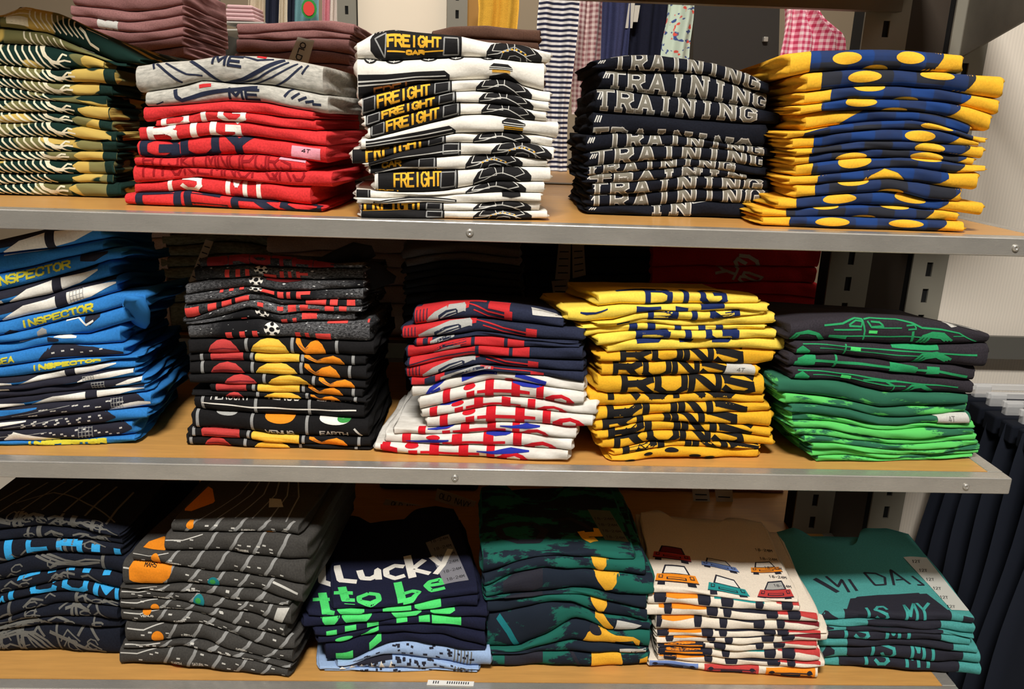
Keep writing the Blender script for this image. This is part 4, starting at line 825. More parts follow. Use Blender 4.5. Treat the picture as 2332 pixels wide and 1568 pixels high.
def p_planet(S, i):
    j = i-8
    R_, Y_, O_ = 'brick', 'saffron', 'orange'
    T = {0: [(270, 470), (548, 800), (850, 1045)], 1: [(282, 502), (582, 872), (905, 1172)], 2: [(285, 510), (585, 858), (910, 1142)], 3: [(382, 592), (670, 948), (1005, 1240)], 4: [(320, 525), (598, 872), (930, 1162)], 5: [(385, 500), (640, 882), (948, 1140)], 8: [(228, 480), (562, 875), (942, 1195)], 9: [(245, 420), (580, 810), (0, 0)]}
    ticks = {0: (522, 825, 1122), 1: (222, 558, 893, 1230), 2: (230, 562, 886, 1208), 3: (642, 970), 4: (255, 572, 897, 1230), 5: (597, 922, 1245), 6: (235, 583, 937), 7: (202, 565, 925), 8: (175, 538, 902, 1270), 9: (155, 516, 880, 1250)}
    for x in ticks[j]: S.line([(x, -.1), (x, 1.15)], 20, 'grey', 1)
    if j in T:
        (a, b), (c, d), (e, f) = T[j]
        dome = j in (0, 2, 3, 5, 9); hi = .95 if dome else 1.15
        def blob(x0, x1, col):
            if dome: S.strip([(x0, -.15, .2), (x0+(x1-x0)*.1, -.15, .6), (x0+(x1-x0)*.28, -.15, .88), ((x0+x1)/2, -.15, .96), (x0+(x1-x0)*.75, -.15, .85), (x0+(x1-x0)*.93, -.15, .5), (x1, -.15, .15)], col, 2)
            else: S.strip([(x0, .02, .9), (x0+14, -.05, 1.15), (x1-14, -.05, 1.15), (x1, .05, .9)], col, 2)
        blob(a, b, R_); blob(c, d, Y_)
        for t in (.25, .5): S.line([(c+20, t), ((c+d)/2, t+.05), (d-20, t-.03)], 8, 'gold', 3)
        S.line([(a+15, .3), ((a+b)/2, .38), (b-15, .3)], 8, 'wine', 3)
        if f:
            w = f-e; S.strip([(e, .72, .95), (e+.12*w, .45, .92), (e+.25*w, .2, .55), (e+.32*w, .02, .42), (e+.5*w, -.1, .78), (e+.72*w, -.1, .92), (e+.9*w, -.1, .7), (f, -.05, .3)], O_, 2)
            S.line([(e+.1*w, .62), (e+.3*w, .35), (e+.42*w, .5)], 7, 'brown', 3)
    if j == 6:
        S.line([(230, .62), (560, .42), (900, .42), (1250, .52)], 9, 'white', 2)
        S.text('MERCURY', 290, 540, .8, 1.25, 'silver', .24); S.text('VENUS', 650, 870, .86, 1.2, 'silver', .24); S.text('EARTH', 990, 1250, .9, 1.2, 'silver', .22)
    if j == 7:
        S.disc(390, 150, 1.05, .45, 'pale_grey', 2); S.disc(745, 200, 1.02, .75, O_, 2); S.disc(1110, 210, 1.02, .6, 'white', 2); S.disc(1170, 90, 1.0, .34, 'leaf', 3)
        S.text('VENUS', 655, 835, .03, .3, 'silver', .28); S.text('EARTH', 1012, 1195, .06, .34, 'silver', .28); S.text('MERCURY', 255, 510, -.12, .08, 'silver', .26)
        S.line([(1240, .55), (1290, .1)], 14, 'silver', 2)
FP = pile(ZF, [[(220, 205), (500, 178), (800, 195), (1180, 248), (1290, 252)], [(190, 258), (500, 246), (700, 262), (1000, 262), (1290, 262)], [(130, 368), (300, 338), (450, 332), (600, 318), (740, 338), (1000, 343), (1290, 340)], [(130, 438), (350, 408), (540, 384), (640, 392), (750, 414), (950, 410), (1290, 392)],
 [(125, 500), (350, 475), (540, 430), (640, 432), (750, 468), (900, 470), (1290, 468)], [(118, 618), (300, 545), (500, 482), (600, 472), (750, 508), (900, 502), (1240, 518)], [(130, 632), (350, 585), (540, 520), (600, 532), (750, 572), (900, 552), (1200, 552)], [(150, 640), (350, 610), (600, 602), (750, 630), (950, 620), (1330, 612)],
 [(150, 728), (400, 734), (570, 728), (800, 722), (900, 728), (1050, 740), (1365, 752)], [(145, 830), (500, 830), (800, 835), (900, 842), (1290, 840)], [(150, 884), (500, 882), (880, 891), (1170, 914), (1300, 912)], [(150, 972), (300, 966), (600, 966), (880, 972), (1140, 1000), (1305, 1004)],
 [(290, 1030), (600, 1030), (950, 1042), (1250, 1062)], [(165, 1082), (330, 1086), (520, 1080), (700, 1090), (880, 1096), (1160, 1120), (1310, 1125)], [(180, 1112), (600, 1120), (880, 1132), (1270, 1156)], [(170, 1202), (550, 1232), (900, 1252), (1320, 1270)],
 [(155, 1318), (550, 1346), (900, 1376), (1310, 1382)], [(130, 1374), (500, 1392), (870, 1426), (1330, 1444)], [(112, 1442), (500, 1450), (900, 1466), (1330, 1472)]],
 [(215, 1290), (185, 1295), (130, 1300), (128, 1300), (122, 1285), (112, 1290), (128, 1240), (148, 1340), (148, 1368), (145, 1310), (150, 1318), (150, 1310), (285, 1290), (165, 1315), (178, 1300), (170, 1330), (140, 1345), (128, 1340)][:18], 'middle',
 ['galaxy print T-shirt with shaded red lettering', 'galaxy print T-shirt with football and red stubs', 'galaxy print T-shirt with tilted football', 'galaxy print T-shirt with football beside red bars', 'galaxy print T-shirt with red band left and right', 'wavy galaxy print T-shirt with red blocks', 'galaxy print T-shirt with football, short red bar', 'galaxy print T-shirt with biggest football',
  'black planet T-shirt with domes', 'black planet T-shirt with blocks', 'black planet T-shirt with domes', 'black planet T-shirt shifted to right', 'black planet T-shirt with blocks', 'thin black planet T-shirt', 'black planet T-shirt with white line', 'black planet T-shirt reading VENUS and EARTH', 'black planet T-shirt with blocks', 'black planet T-shirt with two low domes'],
 [M_gal]*8+[M_blk]*10, 'the football and planet stack', 'football and planet T-shirts', p_soccer)

sleeve(FP[0].obj, ZF, [(1000, 232), (1120, 205), (1240, 170), (1320, 178), (1350, 200)], .06, [.006, .012, .016, .015, .008], M_blk)
sleeve(FP[1].obj, ZF, [(1200, 300), (1300, 305), (1380, 320), (1450, 330), (1510, 338)], .07, [.012, .02, .019, .011, .005], M_blk)
M_nvy = fabric('navy_jersey', (40, 45, 66), .12); M_slub = heather('cream_slub', (206, 200, 190), (238, 234, 226), 60)
def p_little(S, i):
    if i < 7:
        x0, y = [(295, 930), (215, 1090), (310, 715), (250, 1015), (265, 1050), (245, 1100), (275, 1135)][i], 0
        a, b = x0; w = b-a
        kind = [0, 0, 1, 2, 2, 0, 1][i]
        if kind == 0:
            S.strip([(a, -.1, 1.2), (a+.1*w, -.1, 1.3), (a+.2*w, .1, 1.3), (a+.4*w, .5, 1.4), (a+.55*w, .75, 1.4)], 'red', 1)
            S.strip([(a+.12*w, .05, .3), (a+.2*w, .1, .65), (a+.35*w, .25, .95), (a+.5*w, .55, 1.0), (a+.52*w, .5, .9)], 'pale_grey', 2)
            S.strip([(a+.24*w, .15, .4), (a+.32*w, .25, .65), (a+.42*w, .45, .72), (a+.44*w, .4, .6)], 'navy', 3)
            S.line([(a+.26*w, .2), (a+.33*w, .45), (a+.42*w, .58)], 9, 'pale_grey', 4)
            S.line([(a+.55*w, .95), (a+.75*w, .55), (a+w, .38)], 10, 'red', 2); S.line([(a+.6*w, .6), (a+.75*w, .25), (a+w, .12)], 8, 'red', 2)
            S.strip([(a+.92*w, .1, .75), (a+w, .15, .7)], 'red', 2)
            for k in range(4): S.line([(a+.02*w+k*22, .2), (a+.02*w+k*22, .9)], 6, 'navy', 2)
            if i == 0: S.strip([(a+.75*w, .75, 2.2), (a+.85*w, .7, 2.2), (a+.97*w, .6, 2.2)], 'red', 2); S.strip([(a+.05*w, 1.2, 2.2), (a+.5*w, 1.2, 2.6), (a+.72*w, 1.2, 2.2)], 'red', 1)
        elif kind == 1:
            S.strip([(a, .0, 1.1), (a+.25*w, .1, 1.1)], 'red', 1); S.strip([(a+.1*w, -.1, .9), (a+.18*w, -.1, 1.0)], 'navy', 2)
            S.strip([(a+.22*w, -.1, .5), (a+.35*w, .1, .85), (a+.5*w, .3, 1.0), (a+.6*w, .6, 1.0)], 'pale_grey', 2)
            S.line([(a+.3*w, .1), (a+.42*w, .55), (a+.55*w, .75)], 16, 'navy', 3)
            if i == 6: S.line([(a+.6*w, .9), (a+w, .5)], 8, 'red', 2); S.strip([(a+.9*w, .1, .6), (a+w, .15, .6)], 'red', 2); S.strip([(a+.52*w, .6, 1.1), (a+.62*w, .5, 1.0)], 'red', 2)
        else:
            S.strip([(a, -.1, 1.1), (a+.5*w, .1, 1.2), (a+.99*w, .0, 1.1)], 'red', 1)
            for x in (.54, .82): S.strip([(a+x*w, -.1, 1.1), (a+(x+.03)*w, -.1, 1.1)], 'navy', 2)
            if i == 3: S.line([(a+.15*w, .0), (a+.3*w, .45), (a+.5*w, .65)], 26, 'navy', 2); S.strip([(a+.22*w, -.05, .1), (a+.35*w, -.0, .4), (a+.45*w, .1, .4)], 'pale_grey', 3)
            else: S.line([(a, .3), (a+.3*w, .45), (a+.54*w, .4)], 8, 'navy', 2)
        if i == 0: S.quad([(1052, 488), (1222, 520), (1255, 562), (1062, 535)], 'silver'); S.line([(1100, 512), (1200, 535)], 10, 'mid_grey', 4, 'size_sticker', 'p')
        return
    j = i-7
    def little(x0, x1, t0, t1):
        w = x1-x0; c = 'scarlet'; p = 'printed_lettering'
        def R(a, b, lo, hi): S.strip([(x0+a*w, t0+(t1-t0)*lo, t0+(t1-t0)*hi), (x0+b*w, t0+(t1-t0)*lo, t0+(t1-t0)*hi)], c, 2, p)
        R(0, .055, 0, 1); R(.18, .24, 0, .55); S.disc(x0+.2*w, .09*w, t0+(t1-t0)*.82, .3*(t1-t0), c, 2, p)
        R(.32, .385, 0, .95); R(.26, .5, .3, .5); R(.52, .585, 0, 1); R(.48, .66, .3, .5); R(.71, .765, 0, 1)
        S.strip([(x0+.78*w, t0+.0, t0+.3*(t1-t0)), (x0+.83*w, t0, t0+.55*(t1-t0)), (x0+.9*w, t0, t0+.65*(t1-t0)), (x0+.96*w, t0, t0+.5*(t1-t0)), (x0+w, t0, t0+.2*(t1-t0))], c, 2, p)
        S.strip([(x0+.85*w, t0+.12*(t1-t0), t0+.3*(t1-t0)), (x0+.9*w, t0+.12*(t1-t0), t0+.42*(t1-t0)), (x0+.94*w, t0+.12*(t1-t0), t0+.3*(t1-t0))], 'cream_slub', 3, p)
    def swash(a, b, t): S.strip([(a, t, t+.08), (a+(b-a)*.3, t-.12, t+.12), (a+(b-a)*.65, t-.05, t+.35), (b, t+.2, t+.3)], 'royal_blue', 3)
    if j == 0:
        S.line([(375, .1), (400, .5), (470, .85), (520, 1.0)], 26, 'royal_blue', 2); S.line([(400, .15), (460, .3)], 24, 'royal_blue', 2); S.line([(600, .7), (700, .85), (830, .9)], 40, 'royal_blue', 2)
        S.line([(950, .75), (1050, .55), (1150, .3)], 34, 'royal_blue', 2); S.disc(910, 60, .1, .4, 'scarlet', 2)
    if j == 1: little(480, 1335, -.05, 1.05); swash(930, 1160, .85)
    if j == 2: little(395, 1290, -.15, .95); swash(460, 660, .95)
    if j == 3: little(460, 1400, .0, 1.1)
    if j == 4: little(320, 1180, -.3, 1.2); swash(850, 1110, .65); swash(380, 570, .8)
    if j == 5: little(215, 1230, -.2, 1.0); swash(760, 960, .9); swash(240, 520, .3)
    if j == 6: little(90, 1040, -.2, 1.1); swash(700, 1040, .55); S.strip([(80, .3, .9), (190, .1, .7)], 'scarlet', 2)
pile(ZG, [[(290, 500), (500, 470), (700, 465), (900, 480), (1100, 515), (1260, 560)], [(220, 620), (310, 605), (500, 572), (650, 560), (800, 572), (1000, 592), (1260, 618)], [(205, 690), (300, 690), (500, 668), (700, 640), (850, 655), (1050, 690), (1390, 712)], [(300, 742), (500, 705), (700, 668), (860, 682), (1010, 705), (1360, 725)],
 [(240, 822), (450, 772), (600, 742), (700, 732), (870, 748), (1010, 744), (1365, 745)], [(255, 872), (480, 830), (680, 792), (880, 800), (1050, 816), (1380, 832)], [(245, 945), (350, 948), (500, 905), (700, 862), (800, 870), (1100, 890), (1390, 906)], [(275, 992), (400, 985), (500, 945), (750, 893), (900, 906), (1140, 932), (1390, 972)],
 [(280, 1082), (450, 1042), (600, 1002), (800, 962), (950, 962), (1150, 1000), (1390, 1042)], [(335, 1150), (500, 1112), (700, 1062), (850, 1066), (1050, 1082), (1330, 1112), (1395, 1105)], [(350, 1206), (600, 1166), (800, 1132), (1000, 1142), (1200, 1162), (1475, 1192)], [(380, 1268), (500, 1262), (700, 1226), (900, 1236), (1100, 1250), (1300, 1262), (1455, 1262)],
 [(165, 1308), (400, 1312), (650, 1302), (900, 1300), (1100, 1312), (1345, 1346)], [(130, 1362), (450, 1378), (640, 1377), (850, 1382), (1000, 1392), (1315, 1416)], [(45, 1392), (250, 1450), (500, 1462), (800, 1478), (1290, 1480)]],
 [(288, 1262), (215, 1392), (300, 1360), (240, 1365), (250, 1385), (240, 1392), (270, 1395), (280, 1395), (330, 1395), (345, 1475), (378, 1452), (165, 1345), (110, 1315), (45, 1290)], 'middle',
 ['navy T-shirt with red robot print and white sticker', 'navy T-shirt with grey wheel print', 'thin navy T-shirt with grey print', 'navy T-shirt with red blocks', 'navy T-shirt with red blocks', 'navy T-shirt with grey wheel and red outline', 'navy T-shirt with grey arc', 'cream T-shirt with blue flourish', 'cream T-shirt with clear red little', 'cream T-shirt with red little', 'cream T-shirt with broad red little', 'cream T-shirt with red bars and blue swash', 'cream T-shirt with red little', 'long cream T-shirt with blue swashes'],
 [M_nvy]*7+[M_slub]*7, 'the navy and cream stack', 'navy robot and cream little T-shirts', p_little, offs=[.004, .0, .002, .001, .0, .002, .0, .003, .0, .002, .0, .001, -.001, -.003])

M_lem = fabric('pale_yellow_jersey', (250, 216, 82), .05); M_sun = fabric('sunny_yellow_jersey', (240, 180, 44), .06)
def p_big(S, i):
    if i == 0: S.text('BIG', 690, 1210, -.1, 2.4, 'ink_blue', .26); S.strip([(480, 1.2, 1.7), (640, 1.4, 2.2), (760, 1.3, 2)], 'ink_blue', 2)
    if i == 1: S.strip([(600, .1, .9), (680, .0, .8), (770, .3, .75)], 'ink_blue', 2); S.strip([(870, .0, .8), (955, .0, .6)], 'ink_blue', 2); S.strip([(215, .62, .72), (260, .5, .68), (320, .55, .68), (400, .8, .88)], 'ink_blue', 2); S.strip([(1040, .3, 1.1), (1200, .4, 1.1)], 'ink_blue', 2)
    if i == 2: S.text('BTG', 700, 1290, -.1, 1.9, 'ink_blue', .24)
    if i == 3: S.strip([(470, .35, .8), (560, .6, .9)], 'ink_blue', 2)
    if i == 4:
        for a, b in ((555, 610), (680, 735), (865, 910), (1030, 1080), (1150, 1200)): S.strip([(a, .0, 1.0), (b, .0, 1.0)], 'ink_blue', 2, 'printed_lettering')
    if i == 5: S.text('BIG', 620, 1285, -.3, 1.9, 'ink_blue', .24)
    if i == 6:
        for a, b in ((600, 770), (895, 1000), (1120, 1250)): S.strip([(a, .7, 1.2), (b-20, .7, 1.2), (b, .9, 1.2)], 'ink_blue', 2, 'printed_lettering')
    if i >= 7:
        j = i-7
        if j == 9: 
            for a, b in ((520, 590), (650, 710), (790, 885), (960, 1040), (1070, 1140)): S.disc((a+b)/2, b-a, [.1, .6, .75, .4, .3][(a//100) % 5], .35, 'black', 2)
            return
        x0, x1, t0, t1 = [(515, 1330, -.1, 1.6), (465, 1225, .0, 1.5), (520, 1395, .02, 1.25), (430, 1280, .55, 3.2), (425, 1350, -1.0, 2.2), (390, 1280, -.9, 2.6), (430, 1380, -1.1, 1.9), (470, 1315, -.1, 2.4), (530, 1440, -.9, 1.9)][j]
        S.text('RUNS', x0, x1, t0, t1, 'black', .25)
        if j == 1: S.quad([(1232, 812), (1422, 828), (1418, 892), (1205, 885)], 'silver'); S.ptext('4T', [(1300, 840), (1350, 842), (1346, 866), (1296, 864)], 'mid_grey', .2)
pile(ZH, [[(350, 338), (500, 325), (800, 322), (1200, 332), (1440, 352)], [(350, 420), (500, 405), (700, 410), (880, 402), (1060, 402), (1250, 396), (1440, 396)], [(130, 510), (345, 545), (480, 500), (600, 460), (750, 442), (900, 452), (1100, 446), (1300, 434), (1490, 452)], [(330, 560), (500, 528), (650, 502), (850, 502), (1050, 510), (1300, 482), (1470, 470)],
 [(240, 570), (480, 552), (650, 532), (900, 550), (1200, 550), (1545, 538)], [(235, 640), (340, 606), (560, 590), (800, 578), (1100, 580), (1480, 576)], [(340, 690), (620, 637), (820, 632), (940, 637), (1280, 640), (1552, 632)], [(405, 735), (650, 720), (900, 716), (1200, 706), (1440, 710), (1615, 722)],
 [(360, 800), (700, 796), (950, 796), (1150, 802), (1440, 832), (1540, 800)], [(370, 897), (600, 905), (850, 892), (1100, 886), (1200, 890), (1440, 902)], [(360, 1010), (410, 1026), (600, 1016), (850, 1026), (1150, 1010), (1480, 1030)], [(300, 1120), (500, 1110), (750, 1086), (1000, 1080), (1250, 1072), (1480, 1086)],
 [(325, 1200), (500, 1186), (750, 1162), (950, 1152), (1130, 1150), (1350, 1146), (1510, 1132)], [(325, 1268), (450, 1245), (650, 1207), (900, 1202), (1100, 1216), (1280, 1230), (1525, 1252)], [(335, 1322), (500, 1312), (700, 1272), (900, 1267), (1150, 1281), (1320, 1292), (1515, 1312)], [(375, 1392), (500, 1395), (720, 1342), (900, 1332), (1100, 1346), (1320, 1356), (1535, 1372)],
 [(455, 1442), (560, 1425), (700, 1392), (830, 1374), (1000, 1382), (1300, 1386), (1450, 1392)], [(430, 1482), (620, 1472), (800, 1458), (1050, 1456), (1430, 1462)]],
 [(345, 1442), (130, 1495), (330, 1470), (235, 1550), (232, 1485), (338, 1555), (405, 1618), (355, 1542), (368, 1440), (340, 1482), (285, 1482), (325, 1510), (322, 1525), (330, 1518), (370, 1538), (450, 1440), (430, 1432)], 'middle',
 ['pale yellow T-shirt with tilted navy BIG', 'pale yellow T-shirt with rolled left side', 'pale yellow T-shirt with chopped navy letters', 'pale yellow T-shirt with bare front', 'pale yellow T-shirt with navy squares', 'pale yellow T-shirt with squat navy BIG', 'pale yellow T-shirt with longest bare front', 'deep yellow T-shirt with black letter tops', 'deep yellow T-shirt with black RUNS and sticker', 'deep yellow T-shirt with whole black RUNS', 'deep yellow T-shirt with letter feet', 'deep yellow T-shirt with black RUNS', 'deep yellow T-shirt with thin black RUNS', 'deep yellow T-shirt with black RUNS', 'deep yellow T-shirt with curled left corner', 'thin deep yellow T-shirt', 'deep yellow T-shirt with black specks'],
 [M_lem]*7+[M_sun]*10, 'the yellow BIG and RUNS stack', 'yellow BIG and RUNS T-shirts', p_big, lobe_w=.009)

M_char = fabric('charcoal_jersey', (50, 46, 52), .15); M_leaf = brushy('green_scale_print', (50, 110, 82), (98, 206, 104), 26, .46, .35)
M_leafd = brushy('green_scale_print_dark', (48, 106, 82), (98, 202, 104), 20, .54, .35)
def p_green(S, i):
    if i < 4:
        def carline(a, b, lo):
            w = b-a
            S.line([(a, lo+.5), (a+.3*w, lo+.42), (a+.75*w, lo+.3), (b, lo+.25)], 8, 'green', 2); S.line([(a+.1*w, lo+.2), (a+.5*w, lo+.12), (a+.68*w, lo+.1)], 6, 'green', 2)
        if i == 0:
            for pts, wd in (([(440, 505), (560, 495), (650, 465), (690, 470), (700, 540), (690, 600)], 10), ([(600, 505), (650, 478), (690, 482), (680, 515), (600, 510)], 9), ([(700, 470), (740, 462), (900, 468), (1000, 490), (1060, 520)], 9), ([(720, 480), (740, 515), (815, 508), (790, 485), (740, 482)], 9), ([(500, 532), (680, 534)], 8), ([(740, 518), (930, 520)], 6),
                            ([(470, 570), (700, 575), (1000, 575), (1050, 578)], 7), ([(1060, 518), (1190, 532), (1300, 555), (1420, 612)], 9), ([(1260, 575), (1340, 575)], 6), ([(960, 505), (1010, 500), (1020, 525), (970, 530)], 8), ([(1000, 540), (1000, 610)], 14)): S.line(pts, wd, 'green', 2, mode='p')
            for r in (0, 22, 44): S.line([(1030+r, 615), (1060+r, 570), (1120, 552+r*.5), (1200-r*.5, 560+r*.5), (1255-r, 605)], 15, 'green', 2, mode='p')
            for r in (0, 20): S.line([(230+r, 595), (260+r, 555), (330, 538+r*.5), (400-r*.6, 560), (445-r, 600)], 14, 'green', 2, mode='p')
            S.line([(470, 575), (580, 585)], 16, 'green', 1, mode='p'); S.line([(725, 547), (775, 547)], 14, 'bright_green', 3, mode='p')
            S.quad([(1205, 472), (1395, 478), (1450, 518), (1255, 522)], 'silver'); S.line([(1270, 496), (1385, 498)], 9, 'mid_grey', 4, 'size_sticker', 'p'); return
        if i == 1:
            carline(300, 1400, .3); S.strip([(600, .5, .75), (665, .48, .72)], 'bright_green', 3); S.line([(570, .1), (570, .9)], 10, 'green', 2); S.strip([(870, .8, 1.1), (960, .75, 1.1), (1100, .72, 1.05), (1160, .75, 1.0)], 'green', 2)
            for r in (0, .16, .32): S.line([(990+r*120, .0), (1060+r*100, .5-r*.6), (1150, .62-r*.6), (1250-r*100, .3-r*.3)], 13, 'green', 2)
        if i == 2:
            S.line([(270, .55), (500, .5), (700, .48), (900, .45)], 15, 'green', 2); S.line([(900, .5), (1170, .5), (1360, .25)], 14, 'green', 2); S.strip([(860, .1, .9), (900, .1, .9), (1000, .2, .8), (1030, .2, .7)], 'green', 2); S.strip([(1090, .2, .8), (1170, .3, .8)], 'green', 2); S.line([(510, -.1), (515, 1.0)], 14, 'green', 2)
            S.strip([(270, .1, .7), (330, .1, .95), (385, .2, .9)], 'green', 2)
        if i == 3:
            carline(270, 1290, .25); S.strip([(550, .35, .6), (610, .32, .56)], 'bright_green', 3); S.line([(690, .45), (760, .55), (900, .6)], 10, 'green', 2); S.line([(830, .55), (890, .35), (880, .0)], 9, 'green', 2)
            for r in (0, .2): S.line([(930+r*120, .0), (1000+r*100, .42-r*.6), (1060, .5-r*.6), (1140-r*80, .15)], 13, 'green', 2)
        S.strip([(255, .1, .4), (300, .05, .7), (350, .1, .3)], 'green', 1); return
    if i == 6: S.quad([(1155, 1075), (1348, 1066), (1355, 1122), (1160, 1130)], 'silver'); S.ptext('4T', [(1225, 1086), (1265, 1085), (1267, 1115), (1228, 1117)], 'mid_grey', .2)
pile(ZI, [[(230, 500), (390, 468), (700, 452), (1000, 462), (1200, 490), (1480, 560)], [(225, 608), (450, 606), (700, 624), (1000, 630), (1300, 630), (1490, 622)], [(265, 688), (500, 692), (700, 712), (900, 742), (1100, 752), (1475, 775)], [(225, 768), (500, 782), (800, 800), (1000, 825), (1200, 842), (1400, 866)], [(245, 850), (450, 862), (600, 872), (700, 908), (830, 935), (1000, 935), (1390, 948)],
 [(195, 940), (400, 962), (600, 992), (800, 1035), (900, 1035), (1000, 1025), (1365, 1008)], [(205, 1012), (400, 1016), (600, 1042), (800, 1096), (860, 1100), (1000, 1094), (1355, 1064)], [(240, 1062), (450, 1078), (650, 1112), (800, 1142), (900, 1145), (1100, 1131), (1365, 1132)], [(250, 1116), (500, 1124), (700, 1162), (850, 1178), (1100, 1162), (1405, 1170)],
 [(245, 1160), (450, 1166), (650, 1202), (850, 1236), (1000, 1238), (1390, 1204)], [(265, 1211), (450, 1212), (650, 1242), (850, 1270), (1000, 1267), (1410, 1240)], [(320, 1256), (500, 1254), (700, 1286), (900, 1305), (1100, 1300), (1430, 1272)], [(370, 1302), (600, 1297), (800, 1330), (1000, 1338), (1435, 1300)], [(375, 1346), (600, 1342), (800, 1360), (1000, 1362), (1425, 1328)], [(412, 1396), (600, 1382), (900, 1386), (1200, 1372), (1395, 1347)]],
 [(225, 1490), (260, 1478), (220, 1410), (240, 1390), (150, 1362), (200, 1352), (235, 1362), (245, 1405), (242, 1392), (262, 1405), (315, 1420), (370, 1435), (372, 1430), (410, 1395)], 'middle',
 ['charcoal T-shirt with green car outline and white sticker', 'charcoal T-shirt with green car lines', 'charcoal T-shirt with thick green line', 'charcoal T-shirt with low green lines', 'green scale print T-shirt, dipping in the middle', 'green scale print T-shirt', 'darker green scale print T-shirt with white sticker', 'green scale print T-shirt', 'green scale print T-shirt', 'green scale print T-shirt', 'green scale print T-shirt', 'green scale print T-shirt', 'green scale print T-shirt', 'green scale print T-shirt touching wood'],
 [M_char]*4+[M_leafd, M_leaf, M_leafd]+[M_leaf]*7, 'the charcoal and green stack', 'charcoal car and green T-shirts', p_green, lobe_w=.008)

# ================================================================== LOWEST SHELF
ZJ, ZK, ZL, ZM, ZN, ZO = (0, 1080, 3.2121), (260, 1080, 3.213), (670, 1080, 3.2128), (1040, 1080, 3.2125), (1420, 1080, 3.214), (1740, 1080, 3.2128)
M_jn = fabric('blue_black_jersey', (26, 30, 42), .15)
def p_team(S, i):
    r = random.Random(i*9+1)
    def scribble(n, lo=.05, hi=1.0):
        for _ in range(int(n*2.2)):
            x = r.uniform(-250, 760); t = r.uniform(lo, hi-.2); w = r.uniform(70, 190); k = r.random()
            if k < .45: S.line([(x, t), (x+w*.4, t+r.uniform(.1, .4)), (x+w, t+r.uniform(-.3, .2))], r.choice((10, 14, 18)), 'mid_grey', 2)
            elif k < .75: S.line([(x, lo), (x+r.uniform(-15, 15), hi)], r.choice((12, 18, 24)), 'mid_grey', 2)
            else: S.line([(x+40*math.cos(a*.9), t+.2+.2*math.sin(a*.9)) for a in range(7)], 10, 'mid_grey', 2)
    if i == 0: scribble(20, .1, 1.0); S.line([(0, 3), (200, 5), (500, 3.5), (800, 2)], 14, 'mid_grey', 2); [S.line([(-200+k*160, 1.2), (-160+k*150, 4), (-100+k*140, 7.5)], 14, 'mid_grey', 2) for k in range(7)]
    elif i == 2: 
        for a, b, lo, hi in ((-180, -60, .2, .6), (35, 90, .05, .95), (195, 235, .2, .95), (235, 355, .25, .6), (420, 460, .1, .9), (460, 570, .6, .95), (570, 610, .1, .9), (675, 735, .3, .8), (835, 885, .1, .75)): S.strip([(a, lo, hi), (b, lo, hi)], 'cyan', 2, 'printed_lettering')
        scribble(4)
    elif i == 4:
        for a, b in ((135, 285), (345, 405), (480, 540), (605, 660), (755, 805)): S.strip([(a, .8, 1.0), (b, .85, 1.05)], 'cyan', 2, 'printed_lettering')
        scribble(7)
    elif i == 5: S.text('TEAM', -260, 20, .05, .8, 'cyan', .26); S.text('ICOM', 0, 860, .12, 1.4, 'cyan', .24, gap=.5)
    elif i == 9:
        scribble(10)
        for k in range(3): S.line([(-150, .3+.1*k), (-20, .6+.1*k), (110, .75+.1*k), (240-k*30, .75), (330-k*40, .4), (390-k*40, .02)], 18, 'mid_grey', 2)
        S.line([(360, .75), (500, .5), (620, .2), (760, .1)], 26, 'mid_grey', 2)
    else: scribble(9 if i != 3 else 4)
    if i == 3:
        for k in range(3): S.line([(260+k*40, .9), (420+k*30, .35+.1*k), (560+k*20, .25+.1*k), (730, .55)], 15, 'mid_grey', 2)
pile(ZJ, [[(-300, 330), (0, 305), (300, 285), (600, 325), (885, 425)], [(-300, 430), (0, 405), (300, 382), (600, 395), (885, 455)], [(-300, 520), (0, 485), (200, 480), (400, 472), (600, 474), (890, 525)], [(-300, 720), (0, 662), (200, 595), (400, 565), (600, 578), (945, 605)], [(-300, 830), (0, 790), (200, 735), (480, 692), (700, 705), (900, 740)], [(-300, 920), (0, 880), (250, 822), (480, 775), (650, 792), (870, 840)],
 [(-300, 1010), (0, 955), (250, 882), (500, 872), (700, 902), (865, 932)], [(-300, 1110), (0, 1078), (200, 1002), (400, 962), (600, 952), (865, 972)], [(-300, 1150), (0, 1110), (250, 1052), (500, 1042), (700, 1060), (870, 1072)], [(-300, 1190), (0, 1140), (250, 1112), (500, 1100), (700, 1130), (885, 1132)], [(-300, 1302), (0, 1302), (300, 1312), (600, 1330), (870, 1337)]],
 [(-290, 880), (-285, 885), (-290, 885), (-285, 945), (-290, 895), (-285, 868), (-290, 862), (-285, 862), (-290, 868), (-285, 870)], 'bottom',
 ['blue-black T-shirt with grey sketch lines in shadow', 'blue-black T-shirt with dim grey sketch', 'blue-black T-shirt with bright blue letter pieces', 'blue-black T-shirt with grey swooshes', 'blue-black T-shirt with blue dashes', 'blue-black T-shirt with big blue letters', 'blue-black T-shirt with grey arcs', 'blue-black T-shirt with grey lines', 'thin blue-black T-shirt', 'blue-black T-shirt with broad grey curves'],
 M_jn, 'the blue-black stack', 'blue-black sketch T-shirts', p_team)

